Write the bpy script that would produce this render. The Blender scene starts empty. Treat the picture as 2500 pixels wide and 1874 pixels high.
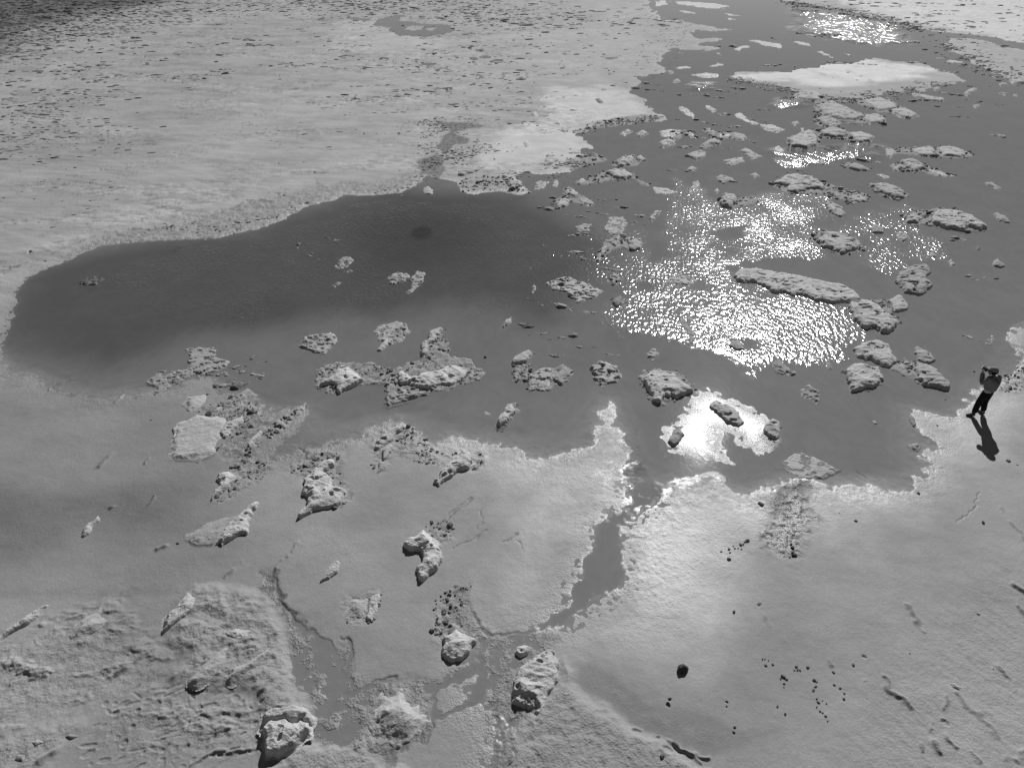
import bpy, math, random
import numpy as np
C = bpy.context.scene.collection
S = bpy.context.scene
PI = math.pi
# ------------------------------------------------------------------ camera, light, exposure
PITCH = math.radians(33.0); HGT = 13.4; FPX = 1733.0
cam_d = bpy.data.cameras.new('camera'); cam = bpy.data.objects.new('camera', cam_d); C.objects.link(cam)
cam_d.sensor_width = 36; cam_d.lens = 36 * FPX / 2500; cam_d.clip_start = 0.1; cam_d.clip_end = 30000
cam.location = (0, 0, HGT); cam.rotation_euler = (PI/2 - PITCH, 0, 0)
S.camera = cam
SUN_EL = math.radians(35.6); SUN_AZ = math.radians(18.6)      # azimuth to the right of the view direction (+Y)
w = bpy.data.worlds.new('World'); S.world = w; w.use_nodes = True
nt = w.node_tree; nt.nodes.clear()
sky = nt.nodes.new('ShaderNodeTexSky'); sky.sky_type = 'NISHITA'; sky.sun_disc = False
sky.sun_elevation = SUN_EL; sky.sun_rotation = SUN_AZ; sky.altitude = 2000; sky.air_density = 0.7; sky.dust_density = 0.25
bw = nt.nodes.new('ShaderNodeRGBToBW'); bg = nt.nodes.new('ShaderNodeBackground'); out = nt.nodes.new('ShaderNodeOutputWorld')
bg.inputs['Strength'].default_value = 0.05
nt.links.new(sky.outputs[0], bw.inputs[0]); nt.links.new(bw.outputs[0], bg.inputs[0]); nt.links.new(bg.outputs[0], out.inputs[0])
sd = bpy.data.lights.new('sun', 'SUN'); sun = bpy.data.objects.new('sun', sd); C.objects.link(sun)
sd.energy = 4.6; sd.angle = math.radians(0.53); sd.color = (1, 1, 1)
sun.rotation_euler = (PI/2 - SUN_EL, 0, PI - SUN_AZ)
vs = S.view_settings; vs.view_transform = 'Standard'; vs.look = 'None'; vs.exposure = 0.0; vs.gamma = 1; vs.use_curve_mapping = False

# ------------------------------------------------------------------ maths helpers
cp, sp = math.cos(PITCH), math.sin(PITCH)
def ground(px, py, z=0.0):
    """photo pixel (2500 wide) -> point of the ground plane"""
    px = np.asarray(px, float); py = np.asarray(py, float)
    x = (px - 1250) / FPX; y = (py - 937) / FPX
    dn = sp + cp * y; fw = cp - sp * y
    t = (HGT - z) / dn
    return x * t, fw * t
TILES = dict(A=(0, 0), B=(800, 0), C=(1600, 0), D=(0, 600), E=(800, 600), F=(1600, 600), G=(0, 1199), H=(800, 1199), I=(1600, 1199))
def P(tile, pts):
    ox, oy = TILES[tile]
    a = np.array(pts, float)
    X, Y = ground(ox + a[:, 0] / 2.4567, oy + a[:, 1] / 2.4567)
    return np.stack([X, Y], 1)
def PM(*parts): return np.concatenate([P(t, p) for t, p in parts])
rs = np.random.RandomState(7)
TAB = rs.rand(8, 256, 256).astype(np.float32)
def vn(x, y, seed=0):
    T = TAB[seed % 8]; x = x + 37.3 * seed; y = y + 91.7 * seed
    xi = np.floor(x); yi = np.floor(y); fx = (x - xi).astype(np.float32); fy = (y - yi).astype(np.float32)
    xi = xi.astype(np.int64) & 255; yi = yi.astype(np.int64) & 255; x1 = (xi + 1) & 255; y1 = (yi + 1) & 255
    fx = fx * fx * fx * (fx * (fx * 6 - 15) + 10); fy = fy * fy * fy * (fy * (fy * 6 - 15) + 10)
    a = T[xi, yi]; b = T[x1, yi]; c = T[xi, y1]; d = T[x1, y1]
    return (a + (b - a) * fx + (c - a) * fy + (a - b - c + d) * fx * fy) * 2 - 1
def fbm(x, y, o=4, seed=0, gain=0.5):
    s = 0; a = 1.0; n = 0
    for k in range(o):
        ca, sa = math.cos(k * 0.9 + 0.3), math.sin(k * 0.9 + 0.3)
        s = s + a * vn((x * ca - y * sa) * 2.03**k, (x * sa + y * ca) * 2.03**k, seed + k); n += a; a *= gain
    return s / n
def sstep(a, b, x):
    t = np.clip((x - a) / (b - a), 0, 1); return t * t * (3 - 2 * t)
def sdf(poly, x, y, margin=3.0):
    """signed distance, positive inside; -margin where far away"""
    out_ = np.full(x.shape, -float(margin), np.float32)
    m = (x > poly[:, 0].min() - margin) & (x < poly[:, 0].max() + margin) & (y > poly[:, 1].min() - margin) & (y < poly[:, 1].max() + margin)
    if not m.any(): return out_
    xs = x[m].astype(np.float32); ys = y[m].astype(np.float32); d = np.full(xs.shape, 1e12, np.float32); ins = np.zeros(xs.shape, bool)
    n = len(poly)
    for i in range(n):
        ax, ay = map(float, poly[i]); bx, by = map(float, poly[(i + 1) % n])
        ex, ey = bx - ax, by - ay; L = ex * ex + ey * ey + 1e-12
        px, py = xs - ax, ys - ay
        t = np.clip((px * ex + py * ey) / L, 0, 1)
        d = np.minimum(d, (px - ex * t)**2 + (py - ey * t)**2)
        if ey != 0:
            c = ((ay > ys) != (by > ys)) & (xs < (bx - ax) * (ys - ay) / ey + ax)
            ins ^= c
    d = np.sqrt(d); out_[m] = np.where(ins, d, np.maximum(-d, -margin)); return out_
def seg_dist(pl, x, y, margin=1.0):
    o = np.full(x.shape, float(margin), np.float32)
    m = (x > pl[:, 0].min() - margin) & (x < pl[:, 0].max() + margin) & (y > pl[:, 1].min() - margin) & (y < pl[:, 1].max() + margin)
    if not m.any(): return o
    xs, ys = x[m], y[m]; d = np.full(xs.shape, 1e9)
    for i in range(len(pl) - 1):
        ax, ay = pl[i]; ex, ey = pl[i + 1] - pl[i]; L = ex * ex + ey * ey + 1e-12
        t = np.clip(((xs - ax) * ex + (ys - ay) * ey) / L, 0, 1)
        d = np.minimum(d, (xs - ax - ex * t)**2 + (ys - ay - ey * t)**2)
    o[m] = np.minimum(np.sqrt(d), margin); return o

# ------------------------------------------------------------------ materials
def mat(name): 
    m = bpy.data.materials.new(name); m.use_nodes = True; m.node_tree.nodes.clear()
    return m, m.node_tree
def nd(t, typ, **kw):
    n = t.nodes.new(typ)
    for k, v in kw.items():
        if k in n.inputs.keys(): n.inputs[k].default_value = v
        else: setattr(n, k, v)
    return n
def mth(t, op, a, b=None, c=None):
    n = t.nodes.new('ShaderNodeMath'); n.operation = op
    for i, v in enumerate((a, b, c)):
        if v is None: continue
        if isinstance(v, (int, float)): n.inputs[i].default_value = v
        else: t.links.new(v, n.inputs[i])
    return n.outputs[0]
def crust_material():
    m, t = mat('salt_crust'); L = t.links
    o = nd(t, 'ShaderNodeOutputMaterial'); b = nd(t, 'ShaderNodeBsdfPrincipled')
    g = nd(t, 'ShaderNodeNewGeometry').outputs['Position']
    at = lambda n: nd(t, 'ShaderNodeAttribute', attribute_name=n).outputs['Fac']
    alb, wet, grit = at('alb'), at('wet'), at('grit')
    def noise(scale, det, rough=0.6):
        n = nd(t, 'ShaderNodeTexNoise'); n.inputs['Scale'].default_value = scale; n.inputs['Detail'].default_value = det
        n.inputs['Roughness'].default_value = rough; L.new(g, n.inputs['Vector']); return n.outputs['Fac']
    n1, n2, n3 = noise(1.3, 6), noise(14, 5, .65), noise(4.0, 8, .7)
    v = mth(t, 'MULTIPLY_ADD', n2, 0.35, 0.825)
    v2 = mth(t, 'MULTIPLY_ADD', n1, 0.22, 0.89)
    c = mth(t, 'MULTIPLY', mth(t, 'MULTIPLY', alb, v), v2)
    L.new(c, b.inputs['Base Color'])
    r = mth(t, 'MULTIPLY_ADD', wet, -0.60, 0.92); L.new(r, b.inputs['Roughness'])
    L.new(mth(t, 'MULTIPLY_ADD', wet, 0.42, 0.12), b.inputs['Specular IOR Level'])
    h = mth(t, 'ADD', mth(t, 'MULTIPLY', n2, 0.022), mth(t, 'MULTIPLY', n3, 0.05))
    vo = nd(t, 'ShaderNodeTexVoronoi'); vo.inputs['Scale'].default_value = 22; L.new(g, vo.inputs['Vector'])
    h = mth(t, 'ADD', h, mth(t, 'MULTIPLY', vo.outputs['Distance'], 0.012))
    bp = nd(t, 'ShaderNodeBump'); bp.inputs['Distance'].default_value = 1.0
    L.new(mth(t, 'MULTIPLY_ADD', grit, 0.95, 0.05), bp.inputs['Strength']); L.new(h, bp.inputs['Height'])
    L.new(bp.outputs[0], b.inputs['Normal']); L.new(b.outputs[0], o.inputs[0])
    return m
def water_material():
    m, t = mat('water'); L = t.links
    o = nd(t, 'ShaderNodeOutputMaterial')
    g = nd(t, 'ShaderNodeNewGeometry').outputs['Position']
    at = nd(t, 'ShaderNodeAttribute', attribute_name='ripple').outputs['Fac']
    mp = nd(t, 'ShaderNodeMapping'); L.new(g, mp.inputs['Vector']); mp.inputs['Rotation'].default_value = (0, 0, 0.35); mp.inputs['Scale'].default_value = (1.0, .55, 1)
    def noise(scale, det, src, rough=.5, dist=0.0):
        n = nd(t, 'ShaderNodeTexNoise'); n.inputs['Scale'].default_value = scale; n.inputs['Detail'].default_value = det
        n.inputs['Roughness'].default_value = rough; n.inputs['Distortion'].default_value = dist; L.new(src, n.inputs['Vector']); return n.outputs['Fac']
    r1 = noise(7.4, 1.6, mp.outputs[0], .45, .3); r2 = noise(0.5, 2, g)
    h = mth(t, 'MULTIPLY', r1, mth(t, 'MULTIPLY', at, 0.054))
    mp3 = nd(t, 'ShaderNodeMapping'); L.new(g, mp3.inputs['Vector']); mp3.inputs['Scale'].default_value = (1.0, .6, 1)
    r3 = noise(1.1, 1.0, mp3.outputs[0], .5, .2)
    h = mth(t, 'ADD', h, mth(t, 'MULTIPLY', r3, mth(t, 'MULTIPLY', nd(t, 'ShaderNodeAttribute', attribute_name='swell').outputs['Fac'], 0.55)))
    h = mth(t, 'ADD', h, mth(t, 'MULTIPLY', r2, 0.003))
    bp = nd(t, 'ShaderNodeBump'); bp.inputs['Distance'].default_value = 1.0; bp.inputs['Strength'].default_value = 1.0; L.new(h, bp.inputs['Height'])
    dt = nd(t, 'ShaderNodeVectorMath', operation='DOT_PRODUCT'); L.new(bp.outputs[0], dt.inputs[0]); L.new(nd(t, 'ShaderNodeNewGeometry').outputs['Incoming'], dt.inputs[1])
    cs = mth(t, 'SUBTRACT', 1.0, mth(t, 'ABSOLUTE', dt.outputs['Value']))
    fr = mth(t, 'MULTIPLY_ADD', mth(t, 'POWER', cs, 5.0), 0.98, 0.02)
    gl = nd(t, 'ShaderNodeBsdfGlossy'); L.new(mth(t, 'MULTIPLY_ADD', at, 0.11, 0.035), gl.inputs['Roughness']); gl.inputs['Color'].default_value = (.92, .92, .92, 1); L.new(bp.outputs[0], gl.inputs['Normal'])
    tr = nd(t, 'ShaderNodeBsdfTransparent'); tr.inputs['Color'].default_value = (.93, .93, .93, 1)
    df = nd(t, 'ShaderNodeBsdfDiffuse'); cn = noise(.35, 5, g, .6, .5)
    cn2 = noise(1.7, 6, mp.outputs[0], .65, 1.2)
    L.new(mth(t, 'MULTIPLY', mth(t, 'MULTIPLY', nd(t, 'ShaderNodeAttribute', attribute_name='milk').outputs['Fac'], mth(t, 'MULTIPLY_ADD', cn, .3, .85)), mth(t, 'MULTIPLY_ADD', cn2, .34, .83)), df.inputs['Color'])
    bp2 = nd(t, 'ShaderNodeBump'); bp2.inputs['Strength'].default_value = 0.5; bp2.inputs['Distance'].default_value = 1.0; L.new(h, bp2.inputs['Height']); L.new(bp2.outputs[0], df.inputs['Normal'])
    body = nd(t, 'ShaderNodeMixShader'); L.new(nd(t, 'ShaderNodeAttribute', attribute_name='turbid').outputs['Fac'], body.inputs[0]); L.new(tr.outputs[0], body.inputs[1]); L.new(df.outputs[0], body.inputs[2])
    mx = nd(t, 'ShaderNodeMixShader'); L.new(fr, mx.inputs[0]); L.new(body.outputs[0], mx.inputs[1]); L.new(gl.outputs[0], mx.inputs[2])
    L.new(mx.outputs[0], o.inputs[0]); return m
def plain(name, col, rough=.8, spec=.3, scale=30, amp=.3, bump=.0):
    m, t = mat(name); L = t.links
    o = nd(t, 'ShaderNodeOutputMaterial'); b = nd(t, 'ShaderNodeBsdfPrincipled')
    tc = nd(t, 'ShaderNodeTexCoord'); n = nd(t, 'ShaderNodeTexNoise'); n.inputs['Scale'].default_value = scale; n.inputs['Detail'].default_value = 4
    L.new(tc.outputs['Object'], n.inputs['Vector'])
    L.new(mth(t, 'MULTIPLY', mth(t, 'MULTIPLY_ADD', n.outputs['Fac'], 2 * amp, 1 - amp), col), b.inputs['Base Color'])
    b.inputs['Roughness'].default_value = rough; b.inputs['Specular IOR Level'].default_value = spec
    if bump:
        bp = nd(t, 'ShaderNodeBump'); bp.inputs['Distance'].default_value = bump; L.new(n.outputs['Fac'], bp.inputs['Height']); L.new(bp.outputs[0], b.inputs['Normal'])
    L.new(b.outputs[0], o.inputs[0]); return m
MC = crust_material(); MW = water_material()

def mesh_np(name, co, quads, m, attrs=None, smooth=True):
    me = bpy.data.meshes.new(name)
    nv, nf = len(co), len(quads); k = quads.shape[1]
    me.vertices.add(nv); me.vertices.foreach_set('co', np.ascontiguousarray(co, np.float32).ravel())
    me.loops.add(nf * k); me.loops.foreach_set('vertex_index', np.ascontiguousarray(quads, np.int32).ravel())
    me.polygons.add(nf); me.polygons.foreach_set('loop_start', np.arange(0, nf * k, k, dtype=np.int32))
    me.update(calc_edges=True)
    me.polygons.foreach_set('use_smooth', np.full(nf, smooth))
    for a, v in (attrs or {}).items():
        at = me.attributes.new(a, 'FLOAT', 'POINT'); at.data.foreach_set('value', np.ascontiguousarray(v, np.float32))
    me.materials.append(m); me.validate() if False else None
    return me
def link(name, me, parent=None, loc=None):
    o = bpy.data.objects.new(name, me); C.objects.link(o)
    if parent: o.parent = parent
    if loc is not None: o.location = loc
    return o
def tag(o, label=None, cat=None, group=None, kind=None):
    if label: o['label'] = label
    if cat: o['category'] = cat
    if group: o['group'] = group
    if kind: o['kind'] = kind
    return o

# ------------------------------------------------------------------ the lie of the land, traced on the ground plane
LAKE = PM(
 ('B', [(1905, -170), (1905, 0), (1930, 60), (2010, 120), (2150, 118)]),
 ('C', [(100, 122), (270, 148), (445, 182), (380, 190), (270, 180), (215, 205), (270, 235), (370, 225), (385, 240), (300, 262), (240, 268), (390, 288), (300, 305), (180, 298), (60, 300)]),
 ('B', [(2100, 290), (2010, 320), (1985, 380), (2030, 410), (2030, 440), (1900, 450), (1840, 470), (1862, 510), (1800, 555), (1870, 590), (1915, 650), (1975, 680), (2010, 708), (1960, 722), (1850, 742), (1720, 740), (1600, 770), (1530, 790), (1488, 822), (1560, 862), (1540, 930), (1440, 1030), (1280, 1050), (1180, 1030), (1135, 1050), (1160, 1100), (1220, 1150), (1150, 1172), (1040, 1145), (880, 1165), (800, 1150), (790, 1090), (680, 1072), (600, 1050), (540, 1090), (440, 1150), (300, 1165), (200, 1175), (100, 1162), (40, 1200)]),
 ('A', [(1965, 1205), (1830, 1240), (1700, 1320), (1560, 1372), (1300, 1432), (1000, 1440), (800, 1450), (620, 1470), (480, 1530), (300, 1605), (180, 1658)]),
 ('D', [(120, 250), (90, 330), (50, 500), (10, 640), (0, 720), (100, 770), (300, 830), (480, 890), (620, 925), (850, 890), (1000, 860), (1200, 790), (1290, 800), (1300, 870), (1400, 900), (1560, 990), (1830, 960), (1850, 1030), (1700, 1170), (1640, 1260), (1900, 1200), (1990, 1180)]),
 ('E', [(60, 1150), (200, 1130), (420, 1040), (620, 1230), (720, 1165), (1000, 1190), (1150, 1220), (1290, 1290), (1450, 1250), (1550, 1200), (1600, 1100), (1700, 930), (1712, 1000), (1700, 1080), (1800, 1160), (1830, 1290), (1780, 1360), (1790, 1500)]),
 ('H', [(1780, 120), (1600, 200), (1620, 330), (1540, 430), (1540, 520), (1450, 600), (1440, 680), (1330, 750), (1250, 815), (1400, 795), (1480, 710), (1600, 640), (1740, 570), (1772, 500), (1740, 330), (1780, 210), (1900, 130), (2000, 60)]),
 ('F', [(100, 1470), (250, 1440), (330, 1400), (440, 1450), (560, 1500), (700, 1450), (850, 1400), (930, 1440), (1100, 1470), (1290, 1440), (1440, 1480), (1550, 1460), (1560, 1410), (1640, 1390), (1640, 1320), (1600, 1240), (1690, 1200), (1640, 1130), (1580, 1080), (1510, 1010), (1560, 985), (1700, 1050), (1800, 1010), (1860, 940), (1900, 870), (1960, 845), (2040, 850), (2110, 780), (2211, 700), (2211, 640), (2150, 590), (2110, 560), (2140, 500), (2211, 450), (3400, 200)]),
 ('C', [(4200, 900), (5200, 300), (3000, -200)]))
PONDS = [P('B', q) for q in (
 [(280, 150), (330, 110), (400, 90), (480, 95), (440, 130), (550, 140), (720, 150), (780, 180), (680, 210), (600, 220), (500, 215), (370, 210), (400, 195), (350, 165)],
 [(120, 100), (200, 112), (320, 122), (200, 128)], [(760, 345), (930, 338), (945, 355), (880, 366)], [(860, 300), (950, 297), (900, 309)],
 [(1020, 130), (1220, 150), (1260, 158), (1180, 152)], [(560, 380), (650, 385), (600, 396)], [(1640, 345), (1740, 350), (1680, 358)])] + [P('A', [(1200, 152), (1400, 134), (1300, 156)])] + \
 [P('H', [(880, 900), (960, 880), (960, 1000), (975, 1150), (930, 1270), (980, 1350), (1060, 1330), (1150, 1380), (1100, 1440), (1060, 1560), (1060, 1900), (950, 1900), (975, 1500), (975, 1350), (900, 1290), (810, 1310), (860, 1230), (850, 1180), (905, 1100), (850, 1070), (860, 990)]),
  P('G', [(1780, 1000), (1850, 1010), (1900, 1100), (1980, 1180), (2100, 1240), (2060, 1270), (1960, 1250), (1890, 1160)]),
  P('G', [(2040, 1340), (2100, 1330), (2110, 1440), (2060, 1450)])]
LANDS = [
 P('C', [(600, -200), (700, 0), (800, 12), (960, 40), (1150, 60), (1290, 100), (1450, 130), (1560, 170), (1700, 190), (1850, 200), (2050, 230), (2211, 265), (4200, 620), (4200, -200)]),
 P('C', [(1730, 270), (1780, 230), (1900, 230), (2100, 280), (2211, 300), (4000, 700), (4000, 1100), (2211, 490), (2100, 470), (1980, 410), (1900, 370), (1860, 350), (1800, 310)]),
 P('C', [(430, 465), (560, 435), (780, 425), (870, 405), (1000, 410), (1050, 375), (1170, 375), (1240, 345), (1400, 360), (1560, 375), (1640, 410), (1800, 440), (1900, 490), (1800, 500), (1640, 510), (1600, 560), (1400, 550), (1300, 575), (1150, 592), (1000, 592), (850, 560), (700, 520), (560, 495)]),
] + [P('C', q) for q in (
 [(100, 8), (280, 12), (430, 38), (420, 56), (300, 52), (150, 32)], [(150, 62), (270, 82), (150, 76)], [(420, 80), (510, 95), (420, 97)], [(430, 110), (475, 115), (440, 127)],
 [(600, 242), (750, 268), (730, 292), (640, 272)], [(470, 292), (520, 273), (548, 296), (500, 312)], [(830, 247), (890, 258), (912, 277), (840, 264)],
 [(140, 407), (220, 398), (228, 413), (150, 417)], [(335, 396), (370, 380), (408, 400), (350, 405)], [(1088, 316), (1152, 325), (1140, 337)], [(990, 314), (1058, 335), (1050, 344)],
 [(1770, 365), (1830, 370), (1820, 388)], [(1660, 345), (1740, 348), (1700, 358)], [(120, 318), (165, 313), (160, 325)], [(365, 318), (400, 318), (385, 330)], [(0, 0), (60, 0), (80, 30), (20, 40), (0, 30)])] + \
 [P('B', [(440, 155), (500, 150), (590, 165), (560, 185), (470, 180)]), P('B', [(570, 170), (630, 170), (630, 190), (580, 185)])]
WETFLAT = PM(('F', [(180, 940), (320, 860), (480, 940), (640, 1010), (740, 1080), (700, 1180), (660, 1250), (580, 1220), (510, 1200), (480, 1140), (400, 1110), (395, 1180), (450, 1300), (300, 1280), (180, 1250), (80, 1230), (60, 1170), (30, 1080), (120, 1060), (170, 990)]))
WETGRIT = [
           P('F', [(0, 1100), (60, 1130), (100, 1260), (300, 1300), (400, 1340), (330, 1420), (100, 1480), (20, 1300)])]
# low gritty crust round the mounds: (polygon)
APRONS = [P(t, q) for t, q in (
 ('E', [(0, 700), (100, 690), (260, 710), (350, 740), (480, 700), (560, 670), (580, 570), (700, 500), (740, 660), (870, 680), (890, 730), (950, 760), (880, 820), (760, 860), (640, 890), (480, 920), (345, 960), (345, 880), (360, 830), (250, 840), (150, 850), (50, 910), (-90, 840), (-60, 740)]),
 ('E', [(1105, 700), (1130, 660), (1190, 630), (1235, 640), (1210, 700), (1240, 740), (1340, 730), (1420, 705), (1480, 740), (1480, 790), (1400, 840), (1300, 870), (1210, 870), (1190, 810), (1120, 820), (1105, 770)]),
 ('E', [(1855, 790), (1900, 740), (2000, 730), (2120, 760), (2215, 850), (2200, 890), (2060, 930), (2010, 960), (1950, 950), (1900, 860)]),
 ('E', [(1700, 312), (1740, 295), (1792, 320), (1770, 362), (1730, 382), (1700, 360)]),
 ('E', [(1090, 955), (1135, 950), (1152, 1020), (1100, 1080), (1035, 1098)]),
 ('E', [(250, 1240), (300, 1150), (420, 1060), (480, 1080), (580, 1150), (640, 1230), (740, 1250), (920, 1230), (950, 1280), (900, 1360), (820, 1360), (620, 1330), (480, 1280), (380, 1290), (340, 1380), (290, 1390)]),
 ('D', [(1090, 960), (1300, 960), (1480, 860), (1570, 930), (1560, 1020), (1640, 1060), (1560, 1180), (1520, 1290), (1640, 1300), (1560, 1420), (1280, 1560), (1340, 1480), (1400, 1300), (1330, 1290), (1300, 1250), (1380, 1100), (1300, 1040), (1200, 1000)]),
 ('D', [(1740, 1330), (1800, 1230), (2020, 1250), (2050, 1400), (2100, 1500), (2040, 1580), (1960, 1580), (1830, 1450)]),
 ('B', [(1490, 1090), (1560, 1060), (1670, 1020), (1840, 1040), (1870, 1085), (1940, 1100), (1920, 1125), (1860, 1110), (1830, 1085), (1700, 1085), (1600, 1105), (1500, 1112)]),
 ('B', [(1330, 1205), (1400, 1180), (1420, 1130), (1500, 1160), (1600, 1210), (1570, 1245), (1450, 1220), (1360, 1245)]),
 ('B', [(1600, 1565), (1640, 1440), (1720, 1410), (1860, 1430), (1905, 1410), (1880, 1480), (1830, 1505), (1760, 1480), (1700, 1500), (1640, 1565)]),
 ('B', [(1690, 990), (1750, 950), (1900, 930), (1900, 965), (1830, 1000), (1740, 1010)]),
 ('B', [(800, 1150), (790, 1090), (880, 1060), (1130, 1060), (1220, 1150), (1150, 1175), (1040, 1148)]),
 ('B', [(1440, 960), (1540, 930), (1600, 915), (1680, 960), (1620, 980), (1540, 1000), (1450, 1030)]),
 ('F', [(700, 1085), (760, 1080), (765, 1110), (700, 1200), (640, 1150)]),
 ('F', [(1180, 360), (1250, 320), (1400, 325), (1470, 470), (1420, 520), (1250, 500)]),
 ('F', [(1420, 740), (1450, 690), (1560, 690), (1650, 720), (1755, 830), (1740, 870), (1640, 850), (1500, 780)]),
 ('F', [(1120, 760), (1180, 720), (1270, 710), (1370, 800), (1330, 860), (1190, 885)]),
 ('F', [(2050, 840), (2100, 790), (2230, 700), (2600, 640), (2600, 800), (2211, 860), (2080, 880)]),
 ('C', [(680, 1110), (760, 1040), (900, 1040), (1050, 1110), (1280, 1170), (1285, 1215), (1180, 1230), (1020, 1175), (780, 1165)]),
 ('C', [(1265, 1105), (1350, 1090), (1450, 1110), (1525, 1165), (1500, 1200), (1420, 1198), (1340, 1170)]),
 ('C', [(1470, 1300), (1540, 1262), (1680, 1248), (1810, 1258), (1930, 1305), (2005, 1370), (1960, 1395), (1740, 1385), (1640, 1350), (1550, 1360)]),
 ('C', [(905, 1430), (990, 1385), (1100, 1392), (1210, 1425), (1270, 1475), (1220, 1520), (1110, 1540), (1040, 1510), (960, 1475)]),
 ('C', [(1375, 885), (1440, 888), (1540, 890), (1760, 872), (1860, 895), (1925, 932), (1850, 950), (1720, 948), (1600, 940), (1440, 925)]),
 ('C', [(1415, 1000), (1480, 960), (1540, 948), (1630, 990), (1810, 1055), (1790, 1072), (1700, 1065), (1600, 1035), (1430, 1025)]),
 ('C', [(775, 845), (850, 805), (940, 775), (1100, 765), (1180, 795), (1310, 820), (1290, 858), (1220, 866), (1140, 835), (1000, 830), (960, 885), (820, 888)]),
 ('C', [(830, 570), (1000, 590), (1200, 590), (1370, 580), (1470, 640), (1600, 695), (1540, 715), (1400, 680), (1340, 680), (1200, 620), (1080, 620), (1180, 680), (1390, 700), (1385, 745), (1250, 745), (1100, 720), (1110, 765), (1000, 760), (940, 720), (960, 640), (940, 600)]),
 ('C', [(370, 1195), (420, 1165), (500, 1175), (650, 1195), (640, 1225), (440, 1262)]),
 ('C', [(1110, 985), (1180, 970), (1300, 1010), (1280, 1030), (1140, 1012)]),
 ('C', [(20, 800), (90, 775), (240, 785), (250, 835), (160, 805), (110, 860), (40, 885), (10, 870), (70, 820)]),
 ('C', [(290, 770), (400, 795), (460, 785), (555, 822), (520, 850), (400, 835), (390, 870), (280, 890), (330, 830)]),
 ('H', [(640, 780), (660, 640), (760, 580), (860, 570), (800, 640), (840, 700), (960, 860), (860, 900), (860, 850), (780, 830), (700, 890), (620, 870)]),
 ('H', [(100, 640), (300, 600), (320, 640), (300, 780), (160, 810), (90, 800)]),
 ('B', [(-80, 1080), (0, 1120), (100, 1090), (300, 1100), (440, 1050), (540, 1030), (600, 1050), (560, 1090), (440, 1155), (300, 1165), (100, 1165), (0, 1205), (-90, 1215)]),
 ('A', [(300, 1560), (480, 1480), (620, 1420), (1100, 1350), (1300, 1270), (1600, 1190), (1800, 1150), (1960, 1120), (1965, 1205), (1830, 1235), (1700, 1315), (1560, 1368), (1300, 1425), (1000, 1436), (620, 1466), (480, 1525)]),
 ('B', [(1560, 745), (1720, 715), (1900, 690), (2020, 700), (1960, 730), (1720, 750), (1560, 790)]),
 ('H', [(440, 340), (560, 240), (640, 180), (740, 200), (760, 290), (700, 330)]),
)]
ROUGHMUD = [P(t, q) for t, q in (   # darker churned mud of the channels
 ('G', [(1560, 480), (1660, 470), (1700, 640), (1830, 800), (1920, 880), (2000, 960), (2080, 900), (2100, 1080), (2211, 1150), (2211, 1330), (2140, 1450), (1960, 1500), (1870, 1460), (1870, 1290), (1810, 1180), (1770, 1080), (1760, 960), (1700, 850), (1640, 700), (1540, 600)]),
 ('H', [(0, 1160), (130, 1200), (280, 1140), (440, 1130), (560, 1090), (640, 1110), (780, 1060), (840, 1040), (850, 1110), (700, 1150), (640, 1200), (630, 1320), (600, 1440), (480, 1540), (350, 1620), (250, 1658), (100, 1540), (0, 1500)]),
 ('H', [(860, 850), (1000, 890), (1250, 830), (1330, 830), (1380, 870), (1300, 970), (1150, 1080), (1110, 1150), (1100, 1240), (1180, 1330), (1110, 1440), (1060, 1560), (1050, 1900), (950, 1900), (980, 1500), (930, 1280), (960, 1100), (880, 980)]),
 ('H', [(760, 580), (880, 570), (840, 640), (900, 740), (980, 860), (900, 880), (820, 830), (740, 760)]),
 ('F', [(680, 1520), (760, 1460), (860, 1400), (940, 1400), (920, 1500), (940, 1600), (1010, 1660), (930, 1700), (900, 1800), (840, 1900), (790, 1890), (640, 1830), (620, 1750), (680, 1650)]),
 ('E', [(1790, 1340), (1900, 1280), (1960, 1400), (2040, 1480), (1960, 1560), (1840, 1620), (1790, 1560)]),
 ('B', [(640, 735), (720, 760), (740, 790), (670, 860), (640, 880), (700, 930), (760, 870), (850, 870), (860, 840), (760, 800), (950, 760), (800, 740)]),
 ('B', [(540, 970), (640, 930), (690, 960), (720, 1020), (680, 1060), (600, 1050), (540, 1090), (560, 1020)]),
)]
RAISED = [   # higher ground with a granular top: polygon, height, edge width
 (P('G', [(950, 930), (1000, 820), (1040, 740), (1110, 630), (1180, 560), (1280, 555), (1450, 590), (1530, 600), (1640, 700), (1720, 860), (1760, 1000), (1770, 1100), (1820, 1200), (1860, 1290), (1870, 1380), (1850, 1500), (1700, 1640), (1560, 1640), (1540, 1400), (1500, 1200), (1300, 1200), (1100, 1200), (1000, 1150), (1080, 1000), (1000, 960)]), .13, .35),
 (P('G', [(1480, 1700), (1560, 1660), (1700, 1600), (1830, 1500), (1950, 1520), (2060, 1530), (2150, 1500), (2211, 1470), (2240, 1560), (2420, 1658), (2500, 1900), (1400, 1900)]), .14, .2),
 (P('H', [(1060, 1900), (1075, 1540), (1110, 1450), (1170, 1340), (1200, 1290), (1380, 1130), (1400, 1000), (1470, 1080), (1490, 1170), (1700, 1320), (1850, 1430), (2000, 1480), (2211, 1600), (2500, 1900)]), .15, .35),
 (P('H', [(330, 1220), (460, 1150), (560, 1280), (600, 1390), (520, 1500), (420, 1580), (250, 1620), (120, 1520), (230, 1320)]), .10, .5),
 (P('G', [(-200, 1650), (0, 1500), (200, 1400), (480, 1330), (540, 1400), (440, 1520), (330, 1600), (260, 1900), (-200, 1900)]), .08, .5),
]
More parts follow.
